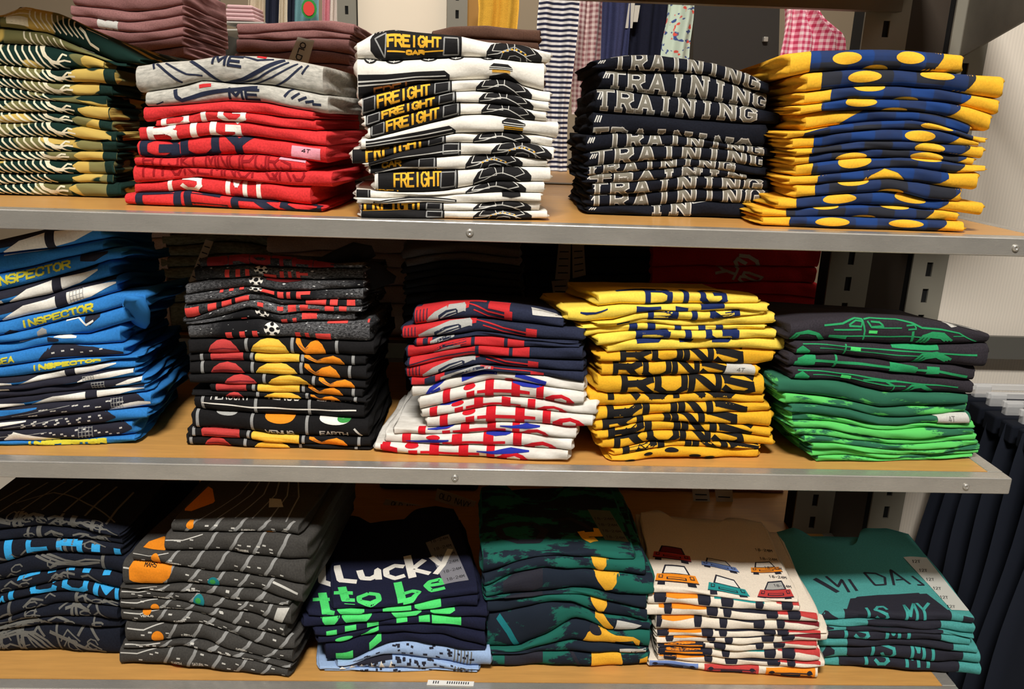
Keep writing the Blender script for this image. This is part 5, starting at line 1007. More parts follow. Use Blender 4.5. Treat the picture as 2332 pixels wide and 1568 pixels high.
M_road = fabric('slate_grey_jersey', (68, 66, 63), .14)
def p_road(S, i):
    lo = [60, 350, 120, 55, 45, 45, 45, 60, 90, 70, 45][i]
    n = 6
    for k in range(n):
        x = lo+260+k*180+(i*53) % 90
        if x > 1260: continue
        S.line([(x-55, -.1), (x-20, .3), (x+20, .7), (x+50, 1.15)], 22, 'grey', 1)
    r = random.Random(i+40)
    for k in range(13):
        x = r.uniform(lo+30, 1250); t = r.uniform(.15, .8); S.line([(x, t), (x+26, t-.02)], 10, 'silver', 2)
    for k in range(2):
        x = r.uniform(lo+200, 1000); S.text('EARTH' if k else 'SATURN', x, x+75, .2, .36, 'white', .22)
    S.line([(lo, .75), (lo+120, .7), (lo+260, .95)], 8, 'silver', 1)
    if i == 0:
        S.disc(510, 56, .75, .62, 'orange', 3); S.strip([(372, 3.2, 3.6), (385, 2.8, 8.0), (440, 2.7, 7.4), (550, 4.4, 4.8)], 'orange', 3); S.disc(1095, 60, .08, .2, 'orange', 3)
        for k in range(6): S.line([(560+k*130, 1.0), (640+k*110, 3.5), (700+k*95, 6), (690+k*80, 9), (560+k*70, 12)], 10, 'grey', 2)
        S.quad([(1090, 240), (1180, 245), (1200, 300), (1085, 310)], 'silver', 3, 'size_sticker')
    if i == 2: S.disc(292, 70, .45, .95, 'orange', 3); S.strip([(170, 1.2, 2.2), (240, 1.1, 3.4), (340, 1.0, 3.0)], 'orange', 3)
    if i == 3:
        S.strip([(98, .3, .75), (120, .2, .95), (180, .1, 1.15), (330, .12, 1.15), (390, .4, 1.05), (428, .95, 1.05)], 'orange', 3); S.text('MARS', 215, 300, .85, .98, 'black', .26, lift=5)
        S.disc(718, 84, .35, .75, 'globe', 3); S.disc(712, 40, .4, .35, 'leaf', 4)
    if i == 5: S.disc(615, 80, .45, .9, 'globe', 3); S.disc(610, 40, .5, .4, 'leaf', 4); S.quad([(1190, 985), (1275, 990), (1225, 1092), (1165, 1070)], 'silver', 3)
    if i == 6: S.disc(290, 60, .3, .6, 'orange', 3)
    if i == 7: S.disc(232, 64, .88, .5, 'orange', 3); S.text('VENUS', 185, 280, .5, .66, 'white', .24)
    if i == 8: S.disc(306, 84, .3, .62, 'orange', 3)
    if i == 10: S.disc(428, 64, .05, .2, 'brick', 3)
    if i == 3: S.line([(1150, 805), (1340, 880)], 16, 'silver', 4, 'size_sticker', 'p')
pile(ZK, [[(365, 405), (700, 400), (1000, 402), (1330, 425)], [(345, 482), (600, 480), (900, 488), (1100, 482), (1320, 505)], [(345, 592), (600, 606), (800, 612), (1000, 640), (1250, 670), (1395, 665)], [(115, 656), (430, 682), (650, 736), (850, 747), (1100, 786), (1380, 832)], [(50, 830), (350, 830), (600, 812), (800, 846), (1050, 872), (1360, 972)], [(38, 848), (300, 852), (600, 882), (850, 940), (1000, 947), (1270, 975)],
 [(38, 920), (300, 926), (500, 957), (700, 987), (950, 1020), (1100, 1076), (1300, 1125)], [(36, 996), (300, 1000), (500, 1012), (700, 1052), (900, 1132), (1250, 1212)], [(40, 1092), (200, 1106), (500, 1097), (640, 1107), (800, 1172), (1000, 1242), (1170, 1310), (1360, 1290)], [(70, 1245), (350, 1241), (500, 1217), (700, 1242), (850, 1300), (1300, 1402)], [(60, 1278), (300, 1281), (500, 1262), (700, 1298), (850, 1340), (1100, 1394), (1290, 1422)], [(40, 1400), (400, 1411), (700, 1442), (1000, 1482), (1270, 1516)]],
 [(368, 1312), (345, 1395), (115, 1385), (52, 1372), (35, 1270), (36, 1290), (36, 1245), (38, 1310), (75, 1300), (58, 1290), (38, 1270)], 'bottom',
 ['slate grey T-shirt with road lines, folded to neck', 'slate grey T-shirt with pale road lines', 'slate grey T-shirt with small orange sun', 'slate grey T-shirt with huge orange sun', 'slate grey T-shirt, thin band with lines', 'slate grey T-shirt with blue-green globe', 'slate grey T-shirt with rounded left end', 'slate grey T-shirt with orange planet and caption', 'slate grey T-shirt with big half sun', 'thin slate grey T-shirt', 'slate grey T-shirt with wide road curves'],
 M_road, 'the slate grey stack', 'slate grey planet road T-shirts', p_road, offs=[.02, .012, .006, .004, .003, .003, .003, .003, .002, .001, 0])

def neckline(dip, c=.47, w=.2):
    def f(u):
        sh = 1-.07*np.clip(np.abs(u-.5)*2-.72, 0, 1)*3
        return sh*(1-dip*np.exp(-((u-c)/w)**4))
    return f
M_lucky = fabric('dark_navy_jersey', (28, 31, 54), .12); M_sky = fabric('pale_blue_jersey', (158, 184, 222), .05)
plain('clear_label', (150, 150, 158), .3, 0, .8)
def p_lucky(S, i):
    P = lambda pts, wd, c='white': S.line(pts, wd, c, 2, 'printed_lettering', 'p')
    g = 'bright_green'
    if i == 0:
        P([(312, 655), (340, 770), (460, 780)], 56)
        P([(480, 695), (500, 755), (560, 765), (610, 745), (615, 700), (622, 775)], 52)
        P([(810, 690), (740, 675), (675, 705), (680, 745), (740, 768), (815, 755)], 48); P([(832, 615), (872, 780)], 62); P([(960, 655), (870, 720), (1000, 760)], 48)
        S.line([(1010, 640), (1080, 705)], 46, 'white', 6, 'printed_lettering', 'p'); S.line([(1150, 595), (1095, 710), (1040, 770)], 46, 'white', 6, 'printed_lettering', 'p')
        P([(350, 820), (375, 950), (440, 960)], 64, g); P([(290, 865), (430, 865)], 44, g)
        P([(545, 872), (475, 895), (478, 945), (560, 970), (625, 935), (615, 885), (545, 872)], 40, g)
        P([(760, 798), (792, 955)], 62, g); P([(800, 890), (870, 880), (920, 895), (870, 940), (800, 952)], 38, g)
        P([(990, 850), (1100, 840), (1070, 808), (1000, 820), (970, 850), (1010, 890), (1110, 875)], 38, g)
        S.quad([(968, 530), (1138, 480), (1283, 828), (1105, 850)], 'clear_label', 3, n=8, k=10)
        for k in range(6): 
            y = 528+k*58; x = 1000+k*24; S.ptext('18-24M', [(x, y-8), (x+128, y-30), (x+134, y-12), (x+6, y+12)], 'black', .2)
    if i == 1:
        P([(205, 640), (205, 775), (285, 800)], 60); P([(205, 860), (235, 1035), (292, 1045)], 64, g); P([(135, 912), (292, 912)], 44, g)
        S.strip([(315, .9, 1.1), (340, .3, 1.1), (490, .3, 1.1), (515, .7, 1.1)], g, 2, 'printed_lettering'); S.strip([(650, .5, 1.0), (860, .3, 1.1)], g, 2, 'printed_lettering'); S.strip([(885, .6, 1.1), (920, .2, 1.1), (1080, .4, 1.0)], g, 2, 'printed_lettering')
    if i == 2:
        for a, b, lo, hi in ((195, 335, .25, 1.1), (350, 570, .35, 1.1), (715, 935, .3, 1.1), (750, 830, -.1, .4), (1000, 1180, .6, 1.1)): S.strip([(a, hi-.2, hi), (a+30, lo, hi), (b-40, lo, hi), (b, hi-.2, hi)], g, 2, 'printed_lettering')
    if i == 3:
        for a, b, lo, hi in ((235, 312, .1, .7), (372, 455, .35, .9), (535, 620, .3, .95), (750, 830, .6, 1.0), (915, 995, .45, 1.1), (1010, 1225, .3, 1.0)): S.strip([(a, lo, hi), (b, lo, hi)], g, 2, 'printed_lettering')
    if i == 4: S.strip([(490, .2, .4), (560, .3, .9), (620, .7, 1.0)], g, 2, 'printed_lettering'); S.disc(365, 130, .4, .6, g, 2, 'printed_lettering')
    if i == 5: S.strip([(305, .0, .5), (430, .05, .55)], g, 2, 'printed_lettering'); S.strip([(550, .1, .6), (640, .5, 1.0)], g, 2, 'printed_lettering')
    if i in (6, 7, 8):
        r = random.Random(i)
        for _ in range(30 if i < 8 else 14):
            x = r.uniform(430, 1300); t = r.uniform(.3, .95); S.line([(x, t), (x+r.uniform(14, 34), t+r.uniform(-.06, .06))], 12, 'dark', 2)
        for k in range(6): x = 1170+k*24; S.line([(x, .1), (x+8, .9)], 9, 'mid_grey', 2)
        if i == 7:
            for k in range(6): S.strip([(330+k*72, .05, .1), (350+k*72, .05, .75), (380+k*72, .05, .1)], 'white', 2)
            S.strip([(330, .55, 1.0), (450, .8, 1.1), (520, .6, 1.1), (720, .8, 1.1)], 'dark', 1)
pile(ZL, [[(290, 965), (650, 955), (900, 925), (1345, 850)], [(288, 1012), (600, 1012), (900, 976), (1345, 905)], [(105, 1056), (300, 1056), (640, 1032), (900, 1022), (1345, 990)], [(70, 1132), (200, 1136), (400, 1117), (700, 1077), (1000, 1048), (1410, 1060)], [(155, 1192), (350, 1182), (600, 1132), (800, 1112), (1100, 1112), (1400, 1172)], [(178, 1242), (350, 1232), (620, 1172), (800, 1162), (1100, 1192), (1395, 1272)],
 [(235, 1382), (420, 1372), (560, 1312), (700, 1250), (900, 1240), (1200, 1288), (1400, 1292)], [(330, 1412), (500, 1375), (650, 1337), (800, 1337), (1000, 1362), (1310, 1420), (1430, 1455)], [(190, 1432), (420, 1442), (700, 1435), (1000, 1452), (1345, 1492)], [(225, 1472), (500, 1468), (800, 1470), (1100, 1485), (1340, 1500)]],
 [(288, 1345), (105, 1345), (70, 1415), (155, 1400), (178, 1398), (232, 1400), (320, 1438), (188, 1348), (225, 1335)], 'bottom',
 ['dark navy T-shirt with white Lucky and green to be', 'dark navy T-shirt peeking left with second L', 'dark navy T-shirt with green letter bottoms', 'dark navy T-shirt with green blocks', 'dark navy T-shirt with green lens shapes', 'dark navy T-shirt with lifted lower edge', 'pale blue T-shirt with dark ticks', 'pale blue T-shirt with white teeth', 'thin pale blue T-shirt'],
 [M_lucky]*6+[M_sky]*3, 'the Lucky stack', 'navy and pale blue T-shirts', p_lucky, front=(.04, -.0), lean=-.18, necks={0: neckline(.16, .44, .2)}, depth=.262, offs=[.008, .006, .004, .003, .002, .002, .001, .0, .001])

M_dino = brushy('teal_splash_print', (32, 40, 52), (34, 100, 88), 15, .5, .6)
M_dino.node_tree.nodes['Principled BSDF'].inputs['Roughness'].default_value = .95
plain('dim_label', (112, 120, 112), .4, 0, .75)
def p_teal(S, i):
    Y = 'gold'
    if i == 0:
        for pts, wd in (([(915, 455), (950, 505), (1005, 535)], 55), ([(1010, 440), (1080, 445)], 60), ([(960, 480), (1070, 470)], 70), ([(985, 520), (1030, 510)], 60)): S.line(pts, wd, Y, 3, mode='p')
        S.quad([(965, 285), (1130, 290), (1272, 520), (1095, 515)], 'dim_label', 4, n=6, k=8)
        for k in range(4): S.ptext('18-24M', [(1010+k*30, 345+k*46), (1150+k*28, 345+k*46), (1158+k*28, 362+k*46), (1018+k*30, 362+k*46)], 'slate', .2, lift=6)
        S.line([(1310, 585), (1340, 605)], 26, Y, 3, mode='p'); S.line([(300, 430), (420, 400), (560, 390), (650, 440), (600, 520), (450, 530), (340, 500), (300, 430)], 60, 'slate', 1, mode='p')
        S.line([(700, 360), (830, 350), (930, 400), (1000, 440)], 45, 'slate', 1, mode='p')
    a = {1: ((985, 1115), .0, 1.1), 2: ((1000, 1192), .15, 1.1), 4: ((970, 1115), .1, 1.1)}
    if i in a:
        (x0, x1), lo, hi = a[i]; w = x1-x0
        S.strip([(x0, hi-.1, hi), (x0+.2*w, lo+.45*(hi-lo), hi), (x0+.5*w, lo, hi), (x0+.75*w, lo+.15*(hi-lo), hi), (x1, hi-.15, hi)], Y, 3)
    if i == 5: S.strip([(1015, .6, 1.1), (1080, .2, .9), (1150, .0, .35)], Y, 3); S.quad([(1175, 1072), (1355, 1105), (1290, 1145), (1145, 1180)], 'silver', 4); S.line([(1215, 1158), (1260, 1150)], 10, 'mid_grey', 5, 'size_sticker', 'p')
    if i == 6: S.strip([(930, .0, .1), (960, .0, .55), (1060, -.1, 1.1), (1150, -.1, .8), (1170, .3, .75), (1290, .45, .7), (1340, -.1, .5)], Y, 3); S.disc(1015, 90, .75, .5, 'slate', 4)
    if i == 8: S.strip([(985, -.1, 1.0), (1100, -.1, 1.05), (1200, .1, .9), (1215, .15, .4)], Y, 3); S.strip([(1340, .2, .6), (1395, .3, .8)], Y, 3); S.line([(820, 1.0), (900, .2)], 24, 'slate', 2)
    if i == 7: S.quad([(1192, 1278), (1385, 1275), (1390, 1362), (1205, 1370)], 'silver', 4); S.ptext('4T', [(1262, 1295), (1322, 1294), (1322, 1325), (1262, 1326)], 'black', .2)
    if i in (2, 3, 8): S.strip([(340 if i == 2 else 350, .1, .95), (500, .0, 1.1), (630, .3, 1.15)], 'slate', 2)
    if i == 5: S.line([(300, .9), (380, .5), (450, .05)], 36, 'globe', 2)
pile(ZM, [[(195, 650), (400, 610), (700, 592), (1000, 592), (1310, 622)], [(205, 772), (400, 692), (600, 632), (800, 632), (1000, 642), (1305, 662)], [(240, 845), (350, 792), (500, 737), (640, 707), (800, 716), (1000, 732), (1385, 772)], [(215, 918), (350, 912), (550, 892), (700, 872), (840, 850), (1000, 872), (1200, 906), (1440, 900)], [(215, 932), (500, 906), (800, 882), (900, 892), (1150, 942), (1395, 1002)], [(225, 1030), (400, 1016), (600, 968), (850, 940), (1000, 1012), (1200, 1060), (1395, 1092)],
 [(230, 1290), (420, 1302), (650, 1192), (860, 1072), (950, 1082), (1100, 1162), (1410, 1142)], [(240, 1300), (500, 1302), (700, 1252), (850, 1227), (1000, 1242), (1400, 1276)], [(265, 1322), (600, 1311), (800, 1302), (1000, 1308), (1392, 1310)], [(265, 1412), (700, 1421), (1000, 1416), (1395, 1407)]],
 [(195, 1312), (205, 1388), (215, 1445), (215, 1390), (225, 1395), (225, 1415), (235, 1410), (260, 1390), (262, 1398)], 'bottom',
 ['teal splash print T-shirt folded to round neck', 'teal splash print T-shirt with small yellow wedge', 'teal splash print T-shirt with large yellow wedge', 'thin teal splash print T-shirt', 'teal splash print T-shirt with yellow wedge', 'teal splash print T-shirt with slanting fold, white sticker', 'teal splash print T-shirt with yellow shoe shape', 'teal splash print T-shirt with 4T sticker', 'teal splash print T-shirt with yellow block'],
 M_dino, 'the teal splash stack', 'teal splash T-shirts', p_teal, necks={0: neckline(.3, .42, .2)}, depth=.235, offs=[.012, .008, .004, .003, .003, .002, .001, .001, .0])

M_cream = fabric('cream_jersey', (238, 226, 208), .05)
def p_cars(S, i):
    def car(c4, body, roof='white'):
        """front view of a small car inside a photo quadrilateral (TL, TR, BR, BL)"""
        TL, TR, BR, BL = [np.array(c, float) for c in c4]
        def q(u, v): return tuple((1-v)*((1-u)*BL+u*BR)+v*((1-u)*TL+u*TR))
        def sub(u0, u1, v0, v1, col, lift, ins=0): S.quad([q(u0+ins, v1), q(u1-ins, v1), q(u1, v0), q(u0, v0)], col, lift, 'printed_graphic', 5, 3)
        sub(.02, .98, .12, .52, body, 1); sub(.14, .86, .52, .95, 'dark', 1, .06); sub(.19, .81, .55, .88, roof, 2, .05)
        sub(.08, .24, -.02, .14, 'dark', 1); sub(.72, .9, -.02, .14, 'dark', 1); sub(.27, .73, .24, .36, 'dark', 3); sub(.3, .7, .27, .33, body, 4); sub(.02, .98, .12, .17, 'dark', 2)
        for u in (.08, .82): sub(u, u+.1, .3, .46, 'dark', 3); sub(u+.02, u+.08, .33, .43, body, 4)
    if i == 0:
        car([(235, 545), (480, 570), (515, 690), (210, 655)], 'brick', 'wine'); car([(570, 628), (800, 650), (875, 745), (575, 700)], 'sky', 'silver'); car([(935, 650), (1110, 650), (1195, 750), (940, 745)], 'orange')
        car([(260, 690), (500, 700), (580, 862), (225, 845)], 'orange'); car([(640, 745), (860, 790), (960, 940), (615, 900)], 'aqua'); car([(1030, 790), (1200, 790), (1278, 940), (980, 935)], 'brick', 'pale_grey')
        for k in range(5): S.ptext('18-24M', [(965+k*35, 555+k*66), (1095+k*35, 575+k*66), (1102+k*35, 592+k*66), (972+k*35, 572+k*66)], 'slate', .22)
        return
    c = [['orange', 'aqua', 'brick'], ['orange', 'dark', 'brick'], ['orange', 'dark', 'wine'], ['orange', 'dark', 'brick'], ['orange', 'dark', 'wine'], ['orange', 'dark', 'brick'], ['orange', 'aqua', 'brick'], ['orange', 'dark', 'brick'], ['sky', 'brick', 'orange']][i-1]
    if i == 9:
        S.strip([(190, .05, .9), (545, .05, .95)], 'sky', 1); S.strip([(590, .05, .95), (990, .05, 1.0)], 'brick', 1); S.strip([(1040, .02, .95), (1400, .05, .95)], 'orange', 1)
        for a, b in ((190, 545), (590, 990), (1040, 1400)):
            for t in (.25, .5): S.line([(a+20, t), ((a+b)/2, t+.05), (b-20, t)], 8, 'dark', 2)
            S.strip([(a+(b-a)*.3, .1, .45), (a+(b-a)*.7, .1, .45)], 'dark', 2); S.disc(a+(b-a)*.12, 40, .55, .4, 'dark', 2); S.disc(a+(b-a)*.88, 40, .55, .4, 'dark', 2)
        return
    r = random.Random(i*3); x0 = 200+(i % 3)*40
    for k, x in enumerate((x0, x0+330, x0+480, x0+760, x0+900)):
        x += r.uniform(-30, 30); w = r.choice((60, 85, 95)); S.strip([(x, .75, 1.15), (x+8, .35, 1.15), (x+w-8, .3, 1.15), (x+w, .75, 1.15)], 'dark', 2)
    S.strip([(x0-20, .9, 1.2), (x0+160, .78, 1.2), (x0+330, .9, 1.2)], c[0], 1); S.strip([(x0+430, .95, 1.2), (x0+800, .88, 1.2)], c[1], 1)
    S.strip([(1130, .95, 1.2), (1280, .85, 1.2), (1400, .6, 1.1), (1445, .4, .9)], c[2], 1)
    if i in (6, 7): S.strip([(265, .1, 1.1), (420, .1, 1.0), (600, .2, .9)], 'dark', 1); S.strip([(300, .5, .75), (580, .5, .7)], 'orange', 2)
pile(ZN, [[(228, 855), (600, 885), (950, 940), (1290, 952)], [(228, 906), (600, 926), (960, 962), (1295, 976)], [(185, 986), (500, 986), (800, 1010), (1000, 1032), (1300, 1036)], [(160, 1050), (600, 1062), (900, 1082), (1420, 1096)], [(240, 1162), (600, 1152), (900, 1155), (1440, 1160)], [(245, 1200), (600, 1196), (900, 1203), (1490, 1170)], [(245, 1242), (600, 1242), (900, 1252), (1495, 1228)], [(250, 1272), (600, 1290), (900, 1301), (1420, 1287)],
 [(255, 1326), (600, 1340), (900, 1366), (1440, 1376)], [(255, 1362), (600, 1392), (900, 1410), (1475, 1416)], [(185, 1372), (400, 1437), (600, 1452), (900, 1472), (1415, 1527)]],
 [(228, 1290), (185, 1298), (160, 1425), (240, 1440), (245, 1490), (245, 1495), (250, 1418), (250, 1440), (255, 1475), (188, 1418)], 'bottom',
 ['cream T-shirt with rows of little coloured cars', 'cream T-shirt with wheels along fold', 'cream T-shirt with wheels along fold', 'cream T-shirt with wheels along fold', 'cream T-shirt with wheels and pointed right end', 'cream T-shirt with wheels and pointed right end', 'cream T-shirt with orange and dark car', 'cream T-shirt with orange and dark car', 'cream T-shirt with wheels along fold', 'cream T-shirt with blue, red and orange cars'],
 M_cream, 'the cream car stack', 'cream car T-shirts', p_cars, necks={0: neckline(.2, .45, .22)}, depth=.25, offs=[.012, .008, .004, .003, .002, .002, .002, .001, .001, 0])

M_teal = fabric('turquoise_jersey', (76, 154, 150), .08)
plain('white_label', (214, 214, 206), .35, 0, .88)
def p_dad(S, i):
    if i == 0:
        L = lambda pts, wd=26: S.line(pts, wd, 'slate', 2, 'printed_lettering', 'p')
        L([(385, 782), (560, 890)], 40); L([(470, 775), (560, 850), (585, 800), (640, 890)], 22); L([(640, 800), (700, 885)], 22)
        L([(750, 755), (830, 845), (905, 840), (900, 790), (830, 758), (750, 755)], 20); L([(970, 850), (945, 740), (1090, 845)], 20); L([(985, 815), (1050, 810)], 16); L([(1100, 785), (1190, 855), (1140, 850)], 18)
        S.quad([(650, 935), (1210, 915), (1395, 1060), (610, 1080)], 'slate', 1, 'printed_graphic', 12, 8)
        S.quad([(700, 925), (1150, 908), (1180, 930), (660, 950)], 'slate', 1, 'printed_graphic', 12, 3)
        S.strip([(610, -.2, 1.2), (1000, -.2, 1.2), (1395, -.2, 1.2)], 'slate', 1)
        S.ptext('IS MY', [(730, 1012), (1225, 990), (1235, 1085), (745, 1090)], 'teal', .26)
        S.quad([(1035, 650), (1205, 645), (1525, 1030), (1395, 1040)], 'white_label', 4, n=8, k=12)
        for k in range(6): x, y = 1100+k*52, 675+k*66; S.ptext('12T', [(x, y), (x+58, y-2), (x+62, y+18), (x+4, y+20)], 'black', .22, lift=6)
        S.strip([(400, .3, .5), (470, .3, 1.2), (530, .2, .6), (560, .1, .3)], 'slate', 2); S.strip([(1480, .0, .9), (1560, .2, .9)], 'slate', 2); return
    a, b = [(800, 1290), (640, 1300), (450, 1280), (640, 1370), (640, 1440), (580, 1410)][i-1]
    S.strip([(a-30, .3, 1.0), (a+20, -.1, 1.15), (b-40, -.15, 1.15), (b+20, .3, 1.0)], 'slate', 1)
    t = {3: (-.2, .85), 5: (-.2, 1.1), 6: (.1, 1.2)}.get(i)
    if t: S.text('IS MY', {3: 560, 5: 755, 6: 700}[i], {3: 1110, 5: 1280, 6: 1245}[i], t[0]+.3, t[1]+.8, 'teal', .27)
    if i in (2, 5): S.strip([(425, .2, .6), (470, .3, 1.0), (520, .4, .7)], 'slate', 2)
pile(ZO, [[(395, 1050), (650, 1042), (1000, 1040), (1400, 1048), (1550, 1070)], [(415, 1096), (620, 1091), (900, 1096), (1200, 1100), (1400, 1110), (1555, 1128)], [(425, 1131), (800, 1136), (1200, 1150), (1555, 1200)], [(440, 1157), (700, 1166), (1000, 1168), (1300, 1172), (1540, 1222)], [(450, 1215), (700, 1216), (1000, 1218), (1300, 1232), (1515, 1268)], [(400, 1271), (700, 1266), (1000, 1267), (1300, 1286), (1570, 1322)], [(400, 1361), (700, 1347), (1000, 1352), (1300, 1386), (1585, 1397)], [(440, 1412), (600, 1411), (900, 1421), (1200, 1446), (1575, 1508)]],
 [(395, 1555), (418, 1558), (425, 1545), (440, 1518), (400, 1568), (395, 1585), (438, 1580)], 'bottom',
 ['turquoise T-shirt with MY DAD lettering and label strip', 'turquoise T-shirt with dark panel only', 'thin turquoise T-shirt with dark panel', 'turquoise T-shirt with cropped IS MY', 'turquoise T-shirt with bare dark panel', 'turquoise T-shirt with cropped IS MY', 'turquoise T-shirt with cropped IS MY'],
 M_teal, 'the turquoise stack', 'turquoise T-shirts', p_dad, necks={0: neckline(.24, .42, .2)}, depth=.262, offs=[.01, .006, .004, .003, .002, .001, 0])

# ================================================================== BEHIND THE SHIRTS: rear side of the fixture and the shop beyond
def auto(x0, x1, ys, amp=4, seed=1, dip=0):
    r = random.Random(seed); B = []
    for k, y in enumerate(ys):
        ph = r.uniform(0, 6); B.append([(x0+(x1-x0)*j/6, y+amp*math.sin(ph*.3+seed+j*1.1)*.8+r.uniform(-1.5, 1.5)+dip*math.sin(math.pi*j/6)) for j in range(7)])
    E = [(x0+r.uniform(-6, 8), x1+r.uniform(-8, 6)) for _ in ys[:-1]]; return B, E
def rear(x0, x1, ys, Y, shelfz, m, look, where, group, seed, depth=.26, fn=None, dip=0, amp=4):
    B, E = auto(x0, x1, ys, amp, seed, dip); return pile((0, 0, 1), B, E, shelfz, look, m, where, group, fn, depth, front=(Y, 0.0), lobe_w=.006)
M_pk = fabric('dusty_pink_jersey', (150, 106, 104)); M_pk2 = fabric('dusty_rose_jersey', (140, 98, 95)); M_gw = fabric('pale_grey_jersey', (198, 192, 186), .05)
M_br = fabric('brown_jersey', (92, 66, 54)); M_gg = heather('green_grey_heather', (84, 90, 76), (136, 142, 126)); M_be = fabric('beige_grey_jersey', (196, 176, 166)); M_ch = fabric('coal_jersey', (52, 56, 62)); M_rd = fabric('dark_red_jersey', (216, 44, 52)); M_cr = fabric('butter_jersey', (222, 208, 160))
def p_tagged(S, i):
    if i == 2: S.quad([(218, 34), (268, 50), (266, 95), (222, 78)], 'silver', 3)
def p_pk2(S, i): pass
rear(158, 415, [-40, 12, 36, 60, 84, 108, 134, 165, 200, 240, 290, 340], .615, .32, M_pk, 'dusty pink T-shirt', 'the pink pile behind camouflage', 'pink piles behind', 3, fn=p_tagged, dip=10)
rear(540, 800, [52, 76, 92, 122, 150, 178, 205, 232, 260, 300, 350], .615, .32, M_pk2, 'dull rose T-shirt', 'the rose pile behind red stack', 'pink piles behind', 5, dip=-6)
rear(768, 900, [205, 236, 262, 288, 314, 340, 366, 392, 418, 444, 470], .30, .32, M_gw, 'pale grey T-shirt', 'the pile behind freight train stack', 'pale grey T-shirts behind the freight train stack', 8, depth=.13)
rear(985, 1232, [70, 100, 140, 180, 220, 270, 330], .615, .32, M_br, 'brown T-shirt', 'the pile behind freight train stack', 'brown T-shirts behind', 9, dip=-14)
rear(262, 382, [512, 545, 580, 620, 660, 700], .615, 0.0, M_be, 'beige T-shirt', 'the pile right behind inspector stack', 'beige pile behind', 11)
rear(372, 612, [532, 560, 585, 610, 636, 662, 690, 715], .615, 0.0, M_gg, 'grey-green heather T-shirt', 'the pile behind football stack', 'grey-green pile behind', 12, dip=-6)
rear(612, 935, [535, 575, 610, 650, 690, 720], .615, 0.0, M_be, 'beige grey T-shirt', 'the wide pile behind football stack', 'beige pile behind', 13)
rear(920, 1188, [566, 588, 606, 622, 640, 658, 676, 694, 720, 750, 790, 830], .285, 0.0, [fabric('coal_highlight_jersey', (124, 124, 128))]*2+[M_ch]*10, 'coal black T-shirt', 'the pile behind navy robot shirts', 'coal T-shirts behind', 14, depth=.15, dip=-10, amp=3)  # top two shirts lighter: grey highlights painted into their colour
def p_range(S, i):
    if i == 0: S.ptext('ORANGE', [(1135, 562), (955, 558), (955, 546), (1135, 550)], 'brown', .2)
rear(940, 1150, [538, 570, 600, 640, 690], .615, 0.0, M_cr, 'butter coloured T-shirt', 'the pile behind coal shirts', 'butter pile behind', 15, fn=p_range)
rear(1195, 1490, [545, 585, 625, 660, 700], .615, 0.0, M_ch, 'black T-shirt', 'the pile behind pale yellow shirts', 'black pile behind', 16)
def p_abc(S, i):
    if i == 0: S.ptext('AG', [(1800, 640), (1690, 575), (1670, 600), (1775, 655)], 'silver', .16)
    if i == 1: S.ptext('ABR', [(1790, 650), (1640, 598), (1632, 622), (1770, 668)], 'silver', .14)
rear(1485, 1862, [560, 612, 650, 680, 705, 730], .60, 0.0, M_rd, 'dark red T-shirt with pale letters', 'the red pile behind', 'dark red pile behind', 17, fn=p_abc, dip=-8)
rear(1330, 1775, [1092, 1112, 1136], .645, -H2, M_pk2, 'rose T-shirt', 'the low pile under middle shelf', 'rose pile on the base shelf', 18, depth=.14)
rear(872, 1080, [1085, 1110, 1135, 1150], .63, -H2, M_ch, 'black T-shirt', 'the low pile under middle shelf', 'black pile on the base shelf', 19, depth=.14)
tag(box('light_block_panel', (XL, 1.01, -1.1), (-.13, 1.03, .295), M_brown), 'added dark brown panel blocking light at the rear below the top shelf', 'panel')  # unseen panel, added to keep rear light off the two lower rows

def slab(name, c4, Y, th, m, parent=None, bend=0.0, n=1):
    """thin upright card whose four corners stand on the plane y = Y"""
    P = [at_y(*c, Y) for c in c4]; V = []
    for dy in (0, th): V += [(p[0], p[1]+dy+(bend if i in (2, 3) else 0), p[2]) for i, p in enumerate(P)]
    return mesh_obj(name, V, [(0, 3, 2, 1), (4, 5, 6, 7), (0, 1, 5, 4), (1, 2, 6, 5), (2, 3, 7, 6), (3, 0, 4, 7)], m, parent, smooth=False)
def flat_text(s, c4, Y, col, parent, wd=.2):
    TL, TR, BR, BL = [at_y(*c, Y) for c in c4]; n = len(s); cw = 1/(n+(n-1)*.3); V, Fc = [], []
    def q(u, v): return (1-v)*((1-u)*BL+u*BR)+v*((1-u)*TL+u*TR)
    st = wd*cw*np.linalg.norm(q(1, .5)-q(0, .5))
    for k, ch in enumerate(s):
        for p in GL[ch]:
            pts = [q(k*cw*1.3+cw*x, y) for x, y in p]
            for a, b in zip(pts[:-1], pts[1:]):
                d = b-a; ln = np.linalg.norm(d)
                if ln < 1e-7: continue
                d /= ln; nn = np.array([-d[2], 0, d[0]])*st/2; b0 = len(V); V += [a-nn-d*st*.4, b-nn+d*st*.4, b+nn+d*st*.4, a+nn-d*st*.4]; Fc.append((b0, b0+1, b0+2, b0+3))
    return mesh_obj('printed_lettering', V, Fc, ink(col), parent, smooth=False)
M_tag = plain('tag_card', (196, 190, 178), .7); 
def hang_tag(c4, Y, label, s=None, tc=None, lines=0):
    o = tag(slab('hang_tag', c4, Y, .0012, M_tag), label, 'tag', 'paper tags behind the piles')
    if s: flat_text(s, tc, Y-.0012, 'slate', o)
    if lines:
        a, b, c, d = [np.array(p, float) for p in c4]
        for k in range(lines):
            v = (k+1)/(lines+1); l0, r0 = a+(d-a)*v, b+(c-b)*v; l, r = l0+(r0-l0)*.15, l0+(r0-l0)*.85
            slab('printed_line', [l, r, r+(0, 2.2), l+(0, 2.2)], Y-.001, .0005, ink('slate'), o)
